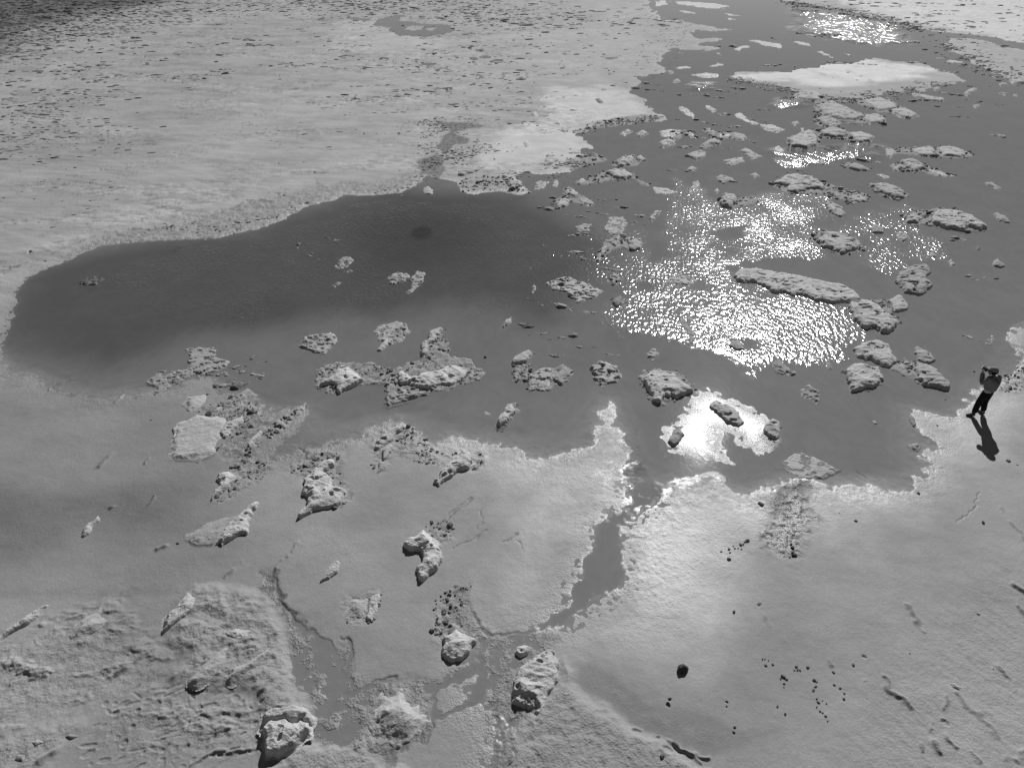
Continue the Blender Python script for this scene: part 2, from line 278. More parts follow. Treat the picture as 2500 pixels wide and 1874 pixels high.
# soft tonal zones of the bed and the crust: polygon, albedo, feather (m), strength
ZONES = [
 (PM(('A', [(-400, 400), (0, 240), (160, 190), (400, 110), (700, 60), (1000, 15), (1100, -10), (1200, -30), (1200, -130), (-1500, -300), (-1500, 800)])), .075, 8.0, .85),
 (PM(('A', [(-200, 1500), (300, 1440), (900, 1200), (1500, 700), (2211, 300)], ), ('B', [(1800, 100), (1900, 300), (1700, 450), (1200, 560), (1000, 700), (700, 700), (500, 1000), (0, 1080)]), ('A', [(1600, 1180), (700, 1330), (0, 1600)])), .37, 2.5, .5),
 (P('B', [(1280, 530), (1700, 520), (1870, 590), (1950, 690), (1600, 740), (1500, 800), (1540, 920), (1300, 990), (1100, 1030), (900, 1000), (1100, 780), (1400, 700)]), .52, 1.2, .85),
 (P('C', [(430, 465), (870, 410), (1250, 350), (1640, 410), (1500, 470), (1300, 520), (1000, 530), (800, 480)]), .62, 1.2, .9),
 (P('C', [(600, -200), (1290, 90), (2211, 270), (4200, 700), (4200, -200)]), .58, 3, .8),
 (P('B', [(0, 130), (280, 120), (340, 200), (700, 250), (600, 300), (200, 320), (0, 320)]), .42, 3, .8),
]
BED_DARK = PM(('A', [(2200, 1180), (1900, 1260), (1500, 1420), (900, 1480), (560, 1540), (300, 1620)]), ('D', [(170, 210), (110, 400), (60, 500), (130, 620), (400, 660), (650, 680), (900, 600), (1100, 540), (1400, 480), (1700, 470), (2000, 380)]), ('E', [(300, 400), (900, 330), (1300, 420), (1500, 200), (1600, 0)]), ('B', [(1500, 1400), (1300, 1260), (1100, 1180), (800, 1170), (500, 1150), (200, 1190)]))
BED_MID = PM(('D', [(-50, 500), (400, 860), (1200, 800), (1400, 900), (1560, 990), (1700, 1150), (2000, 1150)]), ('E', [(600, 1000), (1000, 900), (1700, 700), (2000, 600)]), ('B', [(2100, 1500), (1900, 1300), (1600, 1100), (1100, 1120), (300, 1150)]), ('A', [(1600, 1350), (300, 1600)]))
WETGLARE = [  # wet flats: polygon, feather, wetness, change of albedo (sun glare painted into the first three), -
 (P('E', [(700, 1170), (1300, 1260), (1550, 1180), (1700, 950), (1900, 1250), (1820, 1500), (1500, 1600), (1100, 1450), (700, 1350)]), 1.2, .60, .12, 1),
 (P('F', [(-200, 1500), (100, 1400), (560, 1440), (900, 1380), (1600, 1380), (1640, 1500), (1300, 1700), (700, 1900), (100, 2200), (-300, 2100)]), 1.4, .60, .13, 1),
 (P('H', [(1850, 200), (2100, 50), (2211, 300), (2211, 900), (1900, 1000), (1500, 900), (1500, 750), (1750, 600)]), 1.2, .52, .08, 1),
 (P('H', [(1000, 50), (1700, 100), (1560, 300), (1400, 600), (1200, 800), (1000, 820), (850, 600)]), 1.2, .55, .02, 0),
 (P('F', [(1560, 980), (1860, 940), (2000, 870), (2211, 860), (2211, 1300), (1700, 1300), (1560, 1100)]), 1.0, .55, .04, 0),
 (P('I', [(0, 500), (500, 500), (650, 900), (300, 1200), (-400, 1100)]), 1.0, .45, .02, 0),
 (P('D', [(-400, 700), (500, 900), (1400, 900), (1900, 1200), (1400, 1400), (900, 1658), (-400, 1900)]), 1.5, .3, -.06, 0),
 (P('G', [(-400, 0), (1200, 0), (1500, 300), (1400, 480), (300, 620), (-400, 620)]), 1.0, .3, -.05, 0),
 (P('H', [(1500, 1030), (1720, 1120), (1880, 1240), (2211, 1340), (2700, 1450), (2300, 1560), (1950, 1450), (1700, 1290), (1500, 1170)]), .25, .5, -.125, 0),
 (P('I', [(700, 450), (1400, 380), (1700, 600), (1500, 900), (800, 1000), (550, 700)]), 1.2, .3, -.02, 0),
 (PM(('H', [(1440, 780), (1800, 600), (1950, 200), (2211, 200)]), ('I', [(200, 300), (480, 560), (560, 900), (420, 1150), (220, 1260), (60, 1280)]), ('H', [(1900, 1200), (1700, 1080), (1500, 980), (1400, 880)])), .3, .35, .035, 0),
 (P('H', [(850, 620), (800, 700), (900, 820), (1020, 870), (1200, 830), (1330, 740), (1440, 680), (1540, 430), (1500, 60), (1000, 60)]), .3, .35, .03, 0),
 (P('D', [(0, 1050), (700, 1000), (950, 1200), (700, 1450), (300, 1500), (-100, 1400)]), .4, .3, .025, 0),
 (P('I', [(1300, 300), (1700, 260), (1900, 380), (1650, 460), (1400, 420)]), .3, .4, -.03, 0),
 (P('I', [(750, 490), (1000, 480), (1320, 470), (1350, 560), (1000, 540), (700, 530)]), .2, .4, -.03, 0),
 (P('G', [(-200, 600), (200, 590), (800, 585), (1000, 600), (800, 640), (200, 640), (-200, 660)]), .2, .4, -.05, 0),
]
LINES = [  # small scarps and ridges: polyline, width, height
 (P('I', [(1375, 1130), (1400, 1220), (1480, 1280), (1560, 1350), (1640, 1410), (1630, 1470), (1690, 1560)]), .07, .06),
 (P('I', [(1500, 680), (1540, 720), (1580, 770), (1610, 850)]), .06, .05),
 (P('I', [(1740, 870), (1830, 960), (1920, 1060)]), .07, .03), (P('I', [(2040, 1060), (2080, 1100), (2130, 1170), (2160, 1220)]), .06, .05),
 (P('I', [(1820, 1230), (1900, 1340), (2020, 1440), (2100, 1520), (2150, 1600)]), .07, .03),
 (P('I', [(2070, 110), (2130, 200), (2190, 280), (2230, 370)]), .06, .03), (P('I', [(2150, 560), (2180, 580), (2230, 625)]), .06, .07),
 (P('I', [(1020, 1000), (1060, 1070)]), .05, .03), (P('I', [(0, 1470), (100, 1520), (200, 1580), (330, 1590)]), .05, .05),
 (P('H', [(1830, 1430), (2000, 1480), (2130, 1560), (2250, 1620)]), .05, .05),
 (P('I', [(2150, 660), (2211, 740), (2300, 820)]), .07, .06), (P('I', [(1590, 1520), (1610, 1620)]), .05, .04), (P('I', [(1730, 1480), (1800, 1540)]), .05, .04),
 (P('I', [(660, 770), (730, 850), (770, 900)]), .1, .02), (P('I', [(1770, 1250), (1775, 1310), (1735, 1390)]), .06, .03),
 (P('I', [(1240, 1160), (1290, 1180)]), .05, .04), (P('I', [(2030, 1620), (2140, 1600), (2211, 1560)]), .07, .04), (P('I', [(1900, 1580), (1960, 1650)]), .06, .04),
 (P('D', [(320, 855), (370, 820), (430, 785)]), .07, .07), (P('D', [(690, 940), (760, 870), (800, 845), (870, 820)]), .05, .05),
 (P('D', [(520, 700), (560, 640), (620, 600), (720, 560)]), .06, .03), (P('D', [(1310, 850), (1400, 790)]), .06, .05), (P('D', [(1380, 640), (1520, 590)]), .05, .03),
 (P('D', [(860, 1310), (915, 1260)]), .06, .06), (P('D', [(580, 1330), (640, 1285), (700, 1240)]), .08, .05), (P('D', [(880, 1560), (930, 1510)]), .04, .04),
 (P('D', [(1020, 1285), (1180, 1300), (1290, 1250)]), .05, .03), (P('D', [(620, 1620), (690, 1570)]), .06, .06),
 (P('G', [(1100, 285), (1180, 335), (1290, 315)]), .05, .04), (P('G', [(930, 370), (990, 340)]), .08, .06), (P('G', [(1360, 520), (1450, 440)]), .08, .03),
 (P('G', [(1660, 460), (1720, 390), (1770, 310)]), .04, .03), (P('G', [(700, 1100), (850, 980)]), .08, .06), (P('G', [(1570, 1200), (1650, 1140)]), .08, .05),
 (P('G', [(1130, 1650), (1300, 1550), (1380, 1570), (1480, 1530)]), .06, .05), (P('G', [(270, 1620), (360, 1560)]), .1, .07),
 (P('A', [(1480, 1205), (1560, 1200), (1640, 1210)]), .12, .08), (P('A', [(640, 1400), (900, 1370), (1110, 1365)]), .12, .06), (P('A', [(1660, 1190), (1720, 1175), (1780, 1195)]), .1, .06),
 (P('A', [(1320, 1280), (1400, 1250), (1480, 1215)]), .1, .06), (P('A', [(1720, 1225), (1830, 1215), (1900, 1218)]), .1, .08), (P('A', [(0, 1640), (300, 1530), (600, 1410)]), .12, .05),
 (P('B', [(1150, 995), (1220, 988), (1310, 985)]), .12, .07), (P('B', [(1000, 1000), (1060, 1035), (1130, 1030)]), .1, .05),
 (P('B', [(1750, 715), (1850, 708), (1920, 700)]), .1, .08), (P('B', [(560, 520), (700, 500), (900, 490), (1050, 460)]), .12, .06),
 (P('C', [(950, 430), (1000, 450), (1050, 470)]), .2, .12), (P('C', [(1130, 430), (1220, 455), (1310, 490)]), .2, .12), (P('C', [(560, 470), (700, 520), (840, 560), (1010, 590), (1080, 610)]), .2, .14),
 (P('C', [(1400, 545), (1500, 555)]), .2, .15), (P('C', [(1640, 505), (1740, 495), (1830, 488)]), .2, .12), (P('C', [(800, 15), (970, 45)]), .4, .25), (P('C', [(160, 290), (280, 298), (350, 300)]), .2, .12),
]
CHANNELS = [  # narrow dark runnels: polyline, width
 (P('H', [(370, 1650), (430, 1570), (520, 1500), (600, 1420), (635, 1320), (630, 1220), (690, 1150), (800, 1120), (870, 1060)]), .13),
 (P('H', [(630, 1350), (720, 1340), (780, 1315), (850, 1290)]), .07), (P('H', [(120, 1240), (210, 1215), (300, 1140), (430, 1120)]), .10),
 (P('H', [(60, 880), (110, 900), (90, 1080), (140, 1150), (200, 1190)]), .06), (P('H', [(900, 720), (930, 800), (1000, 870), (1130, 845), (1230, 820)]), .06),
 (P('G', [(1660, 470), (1690, 640), (1760, 760), (1900, 850), (1980, 950)]), .12), (P('G', [(2070, 880), (2080, 1000), (2050, 1080), (2130, 1160)]), .06),
 (P('H', [(770, 350), (860, 305), (920, 270), (955, 240)]), .06), (P('H', [(905, 235), (925, 180), (915, 140), (935, 120)]), .05), (P('H', [(640, 200), (700, 160), (740, 140), (850, 50)]), .12),
 (P('H', [(1060, 300), (1110, 285), (1160, 260)]), .10), (P('H', [(1160, 290), (1180, 350)]), .05), (P('D', [(1800, 1210), (1830, 1270), (1900, 1280), (1990, 1250)]), .05),
 (P('F', [(1215, 1290), (1230, 1340), (1290, 1390)]), .05), (P('I', [(1940, 30), (1940, 100), (1870, 160), (1800, 180)]), .06),
 (P('E', [(1060, 500), (1050, 550), (1020, 580)]), .08), (P('E', [(1480, 735), (1550, 720)]), .06), (P('E', [(1770, 750), (1860, 725), (1830, 670), (1850, 620)]), .06),
 (P('E', [(1375, 360), (1380, 450), (1420, 500), (1380, 560)]), .06),
]
SOFT = PM(('D', [(-400, 600), (0, 640), (600, 850), (1250, 760), (1600, 900)]), ('E', [(0, 1000), (420, 940), (1000, 1050), (1450, 1100), (1640, 880), (1760, 900)]),
          ('F', [(-100, 1250), (100, 1380), (600, 1400), (900, 1280), (1450, 1330), (1450, 1100), (1450, 930), (1750, 980), (2150, 600), (2600, 300)]), ('I', [(2800, 800), (1200, 900), (0, 600)]), ('H', [(1000, 900), (0, 600)]), ('D', [(-400, 1900)]))
CHAN = P('H', [(2050, -60), (2100, 60), (1900, 330), (1900, 560), (1500, 820), (1150, 900), (1250, 700), (1400, 400), (1560, 250), (1720, 60), (1760, -60)])
# ------------------------------------------------------------------ ground mesh
# fan-shaped grid: rows by distance, columns spreading with it; fine where the flat is seen, coarse around
def axis(lo, hi, n, ext):   # fine part plus growing steps on both sides
    a = np.linspace(lo, hi, n); st = a[1] - a[0]
    pre, x, s = [], lo, st
    while x > ext[0]: s *= 1.35; x -= s; pre.append(max(x, ext[0]))
    post, x, s = [], hi, st
    while x < ext[1]: s *= 1.35; x += s; post.append(min(x, ext[1]))
    return np.array(pre[::-1] + list(a) + post)
us = axis(-60, 2560, 1150, (-9000, 11500))
HZ = 937 - FPX * math.tan(PITCH)
top = [HZ + q for q in (4, 8, 14, 22, 34, 50, 70, 95, 120, 140, 155)]
rows = [r for r in top if r < -40] + list(np.linspace(-36, 1920, 870))
v, s_ = 1920.0, 3.0
while v < 3300: s_ *= 1.35; v += s_; rows.append(min(v, 3300))
rows = np.array(rows)
UU, VV = np.meshgrid(us, rows)
GX, GY = ground(UU, VV); shp = GX.shape
x = GX.ravel(); y = GY.ravel()
far = sstep(25, 90, y)
def warp(x, y):
    fr = sstep(25, 90, y)
    wx = .17 * fbm(x / .9, y / .9, 4, 1, .6) + fr * 1.0 * fbm(x / 4, y / 4, 3, 2)
    wy = .17 * fbm(x / .9, y / .9, 4, 3, .6) + fr * 1.0 * fbm(x / 4, y / 4, 3, 4)
    wx = wx + .05 * fbm(x / .16, y / .16, 2, 6); wy = wy + .05 * fbm(x / .16, y / .16, 2, 7)
    return x + wx, y + wy
wx, wy = warp(x, y)
n_big = fbm(x / 6, y / 14, 4, 5); n_mid = fbm(x / 1.6, y / 1.6, 4, 6); n_fine = fbm(x / .22, y / .22, 3, 2)
n_gran = fbm(x / .10, y / .10, 2, 5)
rid = 1 - np.abs(fbm(x / .5, y / .5, 3, 4)) * 3.0
st_ = fbm((x * .97 - y * .25) / 2.6, (x * .25 + y * .97) / .8, 4, 3)          # wind-drawn streaks
Ls = np.minimum(20, -sdf(LAKE, wx, wy, 20))
for q in PONDS: Ls = np.minimum(Ls, -sdf(q, wx, wy, 4))
for q in LANDS: Ls = np.maximum(Ls, sdf(q, wx, wy, 6))
lace = sstep(38, 55, y); Ls = Ls + lace * 1.3 * fbm(x / 1.3, y / 3.2, 4, 3, .6) * np.exp(-(Ls / 2.2)**2)
wf = sdf(WETFLAT, wx, wy, 2) + .12 * n_fine + .10 * n_mid; Ls = np.maximum(Ls, wf)
ap = np.full(x.shape, -2., np.float32)
for q in APRONS: ap = np.maximum(ap, sdf(q, wx, wy, 2))
rm = np.full(x.shape, -2., np.float32)
for q in ROUGHMUD: rm = np.maximum(rm, sdf(q, wx, wy, 2))
wg = np.full(x.shape, -2., np.float32)
for q in WETGRIT: wg = np.maximum(wg, sdf(q, wx, wy, 2))
sf = sstep(-.8, .6, sdf(SOFT, wx, wy, 2)) * (1 - sstep(-.3, .3, sdf(CHAN, wx, wy, 1))); Ls = Ls + sf * .45 * fbm(x / .5, y / .5, 4, 6, .7) * np.exp(-(Ls / .9)**2)
near_shore = np.exp(-(Ls / .5)**2)
z = np.where(Ls > 0, .002 + .045 * sstep(0, 1.6, Ls), .07 * np.maximum(Ls, -1.6))
z = z + (.010 * n_mid + .006 * n_big) * (1 - .7 * near_shore)
z = z + near_shore * (.008 * n_fine + .005 * n_gran)
# gritty aprons: broken low crust standing just above the water
apm = sstep(-.12, .15, ap + .12 * n_fine + .15 * n_mid)
crumb = np.clip(n_fine * 1.3 + n_gran * .8 + .25, -1, 1)
z = np.where(apm > 0, z * (1 - apm) + apm * np.maximum(z * .3, 0.018 + .030 * crumb), z)
wgm = sstep(-.3, .5, wg + .6 * n_mid)
z = z * (1 - wgm) + wgm * (-.003 + .012 * (n_fine + n_gran * .8 + .6 * n_mid))
rmm = sstep(-.1, .15, rm)
z = z * (1 - rmm) + rmm * (z * .4 + .002 + .016 * np.clip(n_fine * 1.0 + n_gran * .6 + .6 * rid + .5 * n_mid - .3, -1, 1))
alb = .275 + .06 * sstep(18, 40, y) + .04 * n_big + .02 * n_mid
for q, a_, f_, s2 in ZONES:
    k = s2 * sstep(-f_, f_, sdf(q, wx, wy, f_ + 4) + f_ * (n_mid + n_big)) * (1 + .25 * n_mid); alb = alb * (1 - k) + a_ * k
for q in LANDS[3:-2]: alb = alb + (.50 - alb) * sstep(-1, .5, sdf(q, wx, wy, 2))
ul = sstep(20, 30, y) * sstep(12, 4, x)
st2 = fbm((x * .97 - y * .2) / 1.1, (x * .2 + y * .97) / .28, 3, 6); st3 = fbm((x - .3 * y) / 9, y / 3.2, 4, 2)
alb = alb + .05 * st_ * (.4 + .8 * ul) + ul * (.035 * st2 + .05 * st3) + .018 * n_mid + (1 - ul) * .03 * fbm(x / 2.6, y / 1.9, 4, 3)
z = z + (Ls > 0) * sstep(0, 1, Ls) * (ul * .022 * st2 + .006 * fbm(x / .5, y / .35, 3, 4))
ckn = 1 - 9 * np.abs(fbm(x / 1.9 + .5 * n_mid, y / 1.1 + .3 * n_mid, 4, 7, .6)); ck = sstep(.75, 1, ckn) * sstep(-.05, .25, fbm(x / 5, y / 4, 2, 1)) * (Ls > .3) * sstep(22, 30, y) * sstep(8, -6, x)
alb = alb * (1 - .40 * ck); z = z + .018 * ck
brk_m = sstep(.02, .30, fbm(x / 6.5, y / 3.6, 4, 7)) * np.maximum(ul, .6 * sstep(34, 44, y)) * sstep(.5, 2, Ls)
cr2 = fbm(x / .55, y / .30, 4, 5, .65); z = z + brk_m * .045 * cr2; alb = alb * (1 + brk_m * .45 * np.clip(cr2, -.6, .4))
# the bed under the water
bd = sstep(-2.2, 1.2, sdf(BED_DARK, wx, wy, 4) + .5 * n_mid); bm = sstep(-2.0, 1.2, sdf(BED_MID, wx, wy, 4))
bed = .150 + .008 * n_mid; bed = bed * (1 - bm) + .105 * bm; bed = bed * (1 - bd) + .062 * bd
soft = P('D', [(-200, 600), (0, 720), (400, 850), (1200, 790), (1560, 990), (1990, 1180)])
bed = bed * (1 - sf * (1 - .6 * bd)) + sf * (1 - .6 * bd) * .245
uw = sstep(.10, -.25, Ls) * (1 - sf) + sf * sstep(1.1, -1.7, Ls)
alb = alb * (1 - uw) + bed * uw
# deep spring hole and its halo
hx, hy = ground(800 + 557 / 2.4567, 1398 / 2.4567)
r = np.hypot((x - hx) / .75, (y - hy) / 1.1) + .25 * n_mid
alb = alb * (1 - .9 * sstep(.62, .3, r)) * (1 - .25 * sstep(5, .4, r)); z = z - .5 * sstep(.7, .1, r)
wet = .30 + .1 * n_mid
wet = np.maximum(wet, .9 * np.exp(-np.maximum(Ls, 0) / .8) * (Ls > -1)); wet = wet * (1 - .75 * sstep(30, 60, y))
wet = np.maximum(wet, sstep(-.1, .2, wf)); wet = np.maximum(wet, wgm); wet = np.maximum(wet, .8 * rmm * (1 - sstep(25, 33, y)))
alb = alb * (1 - apm) + apm * (.27 + .07 * crumb); alb = alb * (1 - wgm * .7) + .30 * wgm * .7
alb = alb * (1 - rmm) + rmm * (.150 + .05 * crumb)
alb = np.where(wf > -.1, alb * .3 + .22, alb)
km = sstep(-.25, .25, sdf(ROUGHMUD[4], wx, wy, 1) + .35 * n_mid + .2 * n_fine); alb = alb * (1 - km) + km * (.085 + .05 * n_fine); wet = np.maximum(wet, .97 * km); z = z + km * .016 * (n_gran + n_fine)
grit = .22 + .12 * n_mid + .7 * apm + .5 * rmm + .5 * near_shore * (Ls > 0) + .6 * wgm
sm = sstep(.2, -.2, Ls) * (1 - apm); grit = grit * (1 - .85 * sm)
for q, f_, w_, a_, g_ in WETGLARE:
    k0 = sstep(-f_, f_, sdf(q, wx, wy, f_ + 2) + f_ * .5 * n_mid); k = k0 * sstep(-.05, .05, Ls); wet = np.maximum(wet, w_ * k * (1 + .15 * n_fine)); alb = alb + a_ * k0 * sstep(-1.1, .5, Ls) * (1 + .5 * n_mid)
    if g_:
        z = z + k0 * (.003 * n_gran + .003 * n_fine) * np.exp(-(Ls / 1.5)**2); z = z + k * .0025 * n_gran; grit = np.maximum(grit, .6 * k)
        if w_ > .55:
            sp_ = k * np.exp(-(Ls / 1.5)**2) * sstep(-.05, .25, n_gran + .8 * n_fine + .6 * n_mid); wet = np.maximum(wet, .95 * sp_); z = z + .006 * sp_ * (n_gran + n_fine)
for q, h_, e_ in RAISED:
    s0 = sdf(q, wx, wy, 2); k = sstep(-e_ * .3, e_, s0)
    z = z + h_ * k * (.75 + .25 * n_mid) + k * (.020 * n_fine + .010 * n_gran + .012 * rid)
    alb = alb * (1 - k) + k * (.29 + .02 * n_fine); grit = np.maximum(grit, .75 * k); wet = wet * (1 - .6 * k)
# scarps and ridges
for pl, w_, h_ in LINES:
    d = seg_dist(pl, x + .9 * (wx - x), y + .9 * (wy - y), 1.2)
    w_ = w_ * .75; h_ = h_ * .9; brk = sstep(-.4, .15, fbm(x / (w_ * 6), y / (w_ * 6), 2, 7))
    sc = 1 + .5 * n_mid + 1.2 * far
    z = z + h_ * brk * np.exp(-(d / (w_ * sc))**2); alb = alb * (1 - .33 * brk * np.exp(-(d / (w_ * sc * .7))**2))
for pl, w_ in CHANNELS:
    d = seg_dist(pl, x + 1.2 * (wx - x), y + 1.2 * (wy - y), 1.2); w2 = w_ * (.9 + .9 * n_mid + .5 * n_fine)
    k = sstep(w2, w2 * .35, d); z = z - .016 * k; alb = alb * (1 - .45 * k); wet = np.maximum(wet, .7 * k)
# churned footprints and drag marks at bottom left, and a general small relief there
FOOT = P('G', [(560, 1500), (620, 1300), (860, 1180), (1000, 1180), (1480, 1210), (1560, 1300), (1560, 1530), (1300, 1640), (900, 1660), (560, 1660)])
GRN = P('G', [(-400, 1000), (0, 900), (400, 720), (720, 640), (960, 880), (1060, 960), (1100, 1200), (600, 1300), (200, 1420), (-400, 1600)])
k = np.maximum(np.maximum(sstep(-.5, .8, sdf(GRN, wx, wy, 2)), .8 * sstep(-.2, .5, sdf(FOOT, wx, wy, 2))), .7 * sstep(-.1, .6, sdf(RAISED[0][0], wx, wy, 2))); lump = fbm(x / .75 + .5 * n_mid, y / .42, 4, 1, .6); z = z + k * (.034 * sstep(.05, .40, lump) * (1 + .5 * n_fine) * (1 + .8 * n_mid) + .02 * sstep(.3, .45, lump)); alb = alb * (1 + .10 * k * n_fine + .06 * k * lump); z = z + k * (.016 * n_fine + .008 * n_gran + .012 * rid + .014 * fbm(x / .4, y / .22, 3, 7)); grit = np.maximum(grit, .6 * k)
GRB = P('I', [(1400, 900), (1900, 500), (2600, 200), (2800, 1900), (900, 1900), (1100, 1500), (1200, 1100)])
k = sstep(-1.5, 1.5, sdf(GRB, wx, wy, 3)); z = z + k * (.009 * n_fine + .006 * fbm((x + y * .5) / .12, (y - x * .5) / .35, 2, 1)); grit = np.maximum(grit, .5 * k)
rnd = random.Random(5)
bx0, bx1, by0, by1 = FOOT[:, 0].min(), FOOT[:, 0].max(), FOOT[:, 1].min(), FOOT[:, 1].max()
pits = []
for k_ in range(900):
    fx, fy = rnd.uniform(bx0, bx1), rnd.uniform(by0, by1)
    if sdf(FOOT, np.array([fx]), np.array([fy]), 1)[0] < -.1: continue
    if any(abs(fx - a) < .15 and abs(fy - b) < .13 for a, b, *_ in pits): continue
    pits.append((fx, fy, rnd.uniform(.025, .08), math.exp(rnd.uniform(math.log(.05), math.log(.22))), rnd.choice((.35, .6, 1.3, 2.6, 0.0)) + rnd.gauss(0, .3), rnd.uniform(.004, .024)))
X2 = x.reshape(shp); Y2 = y.reshape(shp); Z2 = z.reshape(shp).copy()
def dent(fx, fy, a, b, ang, dep, rim=.2):
    R = max(a, b) * 2.2
    # rows are lines of constant y: find the block
    r0 = np.searchsorted(-Y2[:, 0], -(fy + R)); r1 = np.searchsorted(-Y2[:, 0], -(fy - R))
    if r1 <= r0: return
    xr = X2[r0:r1]; c = np.where((np.abs(xr - fx) < R).any(0))[0]
    if len(c) == 0: return
    c0, c1 = c[0], c[-1] + 1
    dx = X2[r0:r1, c0:c1] - fx; dy = Y2[r0:r1, c0:c1] - fy; ca, sa = math.cos(ang), math.sin(ang)
    u = (dx * ca + dy * sa) / b; v = (-dx * sa + dy * ca) / a
    d = np.sqrt(u * u + v * v)
    d = d + .16 * fbm(X2[r0:r1, c0:c1] / .07 + fx * 9, Y2[r0:r1, c0:c1] / .07, 2, 3)
    Z2[r0:r1, c0:c1] += -dep * sstep(1.0, .65, d) + rim * dep * np.exp(-((d - 1.15) / .18)**2)
for p_ in pits: dent(*p_)
# stray footprints on the smooth flat
for t_, px_, py_, r_ in [('I', 620, 690, .05), ('I', 1735, 1395, .07), ('I', 70, 1570, .09), ('I', 1250, 1000, .05)]:
    gx, gy = P(t_, [(px_, py_)])[0]; dent(gx, gy, r_, r_ * 1.4, rnd.uniform(0, 3), .03)
z = Z2.ravel()
wet = wet * sstep(-.10, .02, Ls + .2 * (rmm > 0) + .3 * (wgm > .2)); alb = np.clip(alb, .02, .75); wet = np.clip(wet, 0, 1); grit = np.clip(grit, 0.03, 1)
nr, nc = shp
idx = np.arange(nr * nc).reshape(nr, nc)
quads = np.stack([idx[1:, :-1], idx[1:, 1:], idx[:-1, 1:], idx[:-1, :-1]], -1).reshape(-1, 4)
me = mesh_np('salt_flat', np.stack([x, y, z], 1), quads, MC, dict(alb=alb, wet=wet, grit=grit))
tag(link('ground', me), kind='structure')
def ground_z(px_, py_):
    """height of the built ground near a point"""
    r_ = int(np.clip(np.searchsorted(-Y2[:, 0], -py_), 0, nr - 1)); c_ = int(np.clip(np.searchsorted(X2[r_], px_), 0, nc - 1)); return float(Z2[r_, c_])

# ------------------------------------------------------------------ water: one thin sheet, rippled where the wind reaches it
RIP = [(PM(('B', [(2000, 1180), (2100, 1100)]), ('C', [(240, 1130), (420, 1200), (700, 1150), (1050, 1130), (1150, 1300), (1500, 1220), (1750, 1530), (1400, 1640), (960, 1560), (700, 1570), (500, 1640)]), ('F', [(600, 200), (900, 300), (1190, 350), (1300, 530), (1180, 660), (700, 660), (560, 745), (440, 680), (280, 600), (0, 520), (-300, 500), (-440, 480), (-300, 330), (0, 300)])), .78, .9),
       (PM(('A', [(1500, 1450), (2211, 1250)]), ('B', [(900, 1220), (1500, 1260), (1900, 1330), (1900, 1600)]), ('E', [(1500, 350), (900, 420), (300, 420), (0, 440)]), ('D', [(1500, 500), (900, 460), (700, 200), (1100, 60)])), .62, 1.5),
       (P('C', [(850, 60), (1150, 90), (1450, 150), (1500, 250), (1250, 260), (900, 190)]), .80, 4),
       (P('C', [(750, 600), (900, 590), (880, 640), (740, 640)]), 1.1, 1), (P('C', [(680, 900), (900, 900), (1050, 880), (1350, 880), (1340, 940), (1100, 950), (800, 980)]), .75, 1.2), (P('C', [(230, 500), (300, 500), (320, 530), (240, 540)]), .9, 1)]
wu = np.linspace(-1500, 4000, 700); wr = np.concatenate([[HZ + 6, HZ + 20, HZ + 50, HZ + 100], np.linspace(-40, 2400, 600)])
U2, V2 = np.meshgrid(wu, wr); qx, qy = ground(U2, V2); qx = qx.ravel(); qy = qy.ravel()
rp = .02 + 0 * qx; w3x, w3y = warp(qx, qy); nn = fbm(qx / 2.2, qy / 3.5, 3, 6); n2 = fbm(qx / .8, qy / .8, 3, 1)
for q, a_, f_ in RIP:
    s0 = sdf(q, w3x, w3y, f_ + 3); k = sstep(-f_ * .7, f_ * .5, s0 + f_ * (1.1 * nn + .7 * n2)); rp = np.maximum(rp, k * a_ * np.clip(.85 + .55 * nn + .35 * n2, .25, 1.4))
CORE = [P('F', [(270, 460), (420, 400), (600, 480), (640, 640), (560, 740), (300, 600)]), P('C', [(500, 1330), (700, 1180), (960, 1250), (900, 1480), (700, 1560), (400, 1650), (250, 1560), (500, 1480)]), P('F', [(330, 230), (700, 300), (900, 450), (700, 520), (300, 420)])]
for q in CORE: rp = rp * (1 + .40 * sstep(-.8, 1.2, sdf(q, w3x, w3y, 2) + .5 * n2))
CALM = [P('F', [(480, 560), (560, 530), (680, 560), (600, 620), (520, 610)]), P('C', [(330, 1390), (560, 1330), (520, 1420), (400, 1440)]), P('F', [(800, 110), (560, 120), (640, 70), (900, 90), (1300, 160), (1200, 230)])]
for q in CALM: rp = rp * (1 - sstep(-.2, .4, sdf(q, w3x, w3y, 1)))
rp = np.maximum(rp, .015)
Lw = np.minimum(20, -sdf(LAKE, w3x, w3y, 4))
bdw = sstep(-2.2, 1.2, sdf(BED_DARK, w3x, w3y, 4) + .7 * nn); bmw = sstep(-2.0, 1.2, sdf(BED_MID, w3x, w3y, 4))
milk = .185 * (1 - .0022 * np.clip(qy - 20, 0, 60)); milk = milk * (1 - bmw) + .168 * bmw; milk = milk * (1 - bdw) + .088 * bdw
rr_ = np.hypot((qx - float(hx)) / .75, (qy - float(hy)) / 1.1) + .3 * n2; milk = milk * (1 - .35 * sstep(8, .4, rr_)) * (1 - .7 * sstep(.95, .35, rr_))
sfw = sstep(-.8, .6, sdf(SOFT, w3x, w3y, 2)) * (1 - sstep(-.3, .3, sdf(CHAN, w3x, w3y, 1))); turbid = (.62 + .25 * sstep(0, -1.2, Lw)) * (1 - sfw) + sfw * (.03 + .84 * sstep(-.1, -2.0, Lw + .3 * n2))
tgt = milk + sfw * (1 - .6 * bdw) * .035 * sstep(-2.5, 0, Lw); be = np.where(sfw > .5, .245 * (1 - .6 * bdw), milk * .9); milk = np.clip((tgt - (1 - turbid)**2 * be * .86) / np.maximum(turbid, .1), .04, .36)
rp = np.minimum(rp, 1.3); swell = .0 * qx
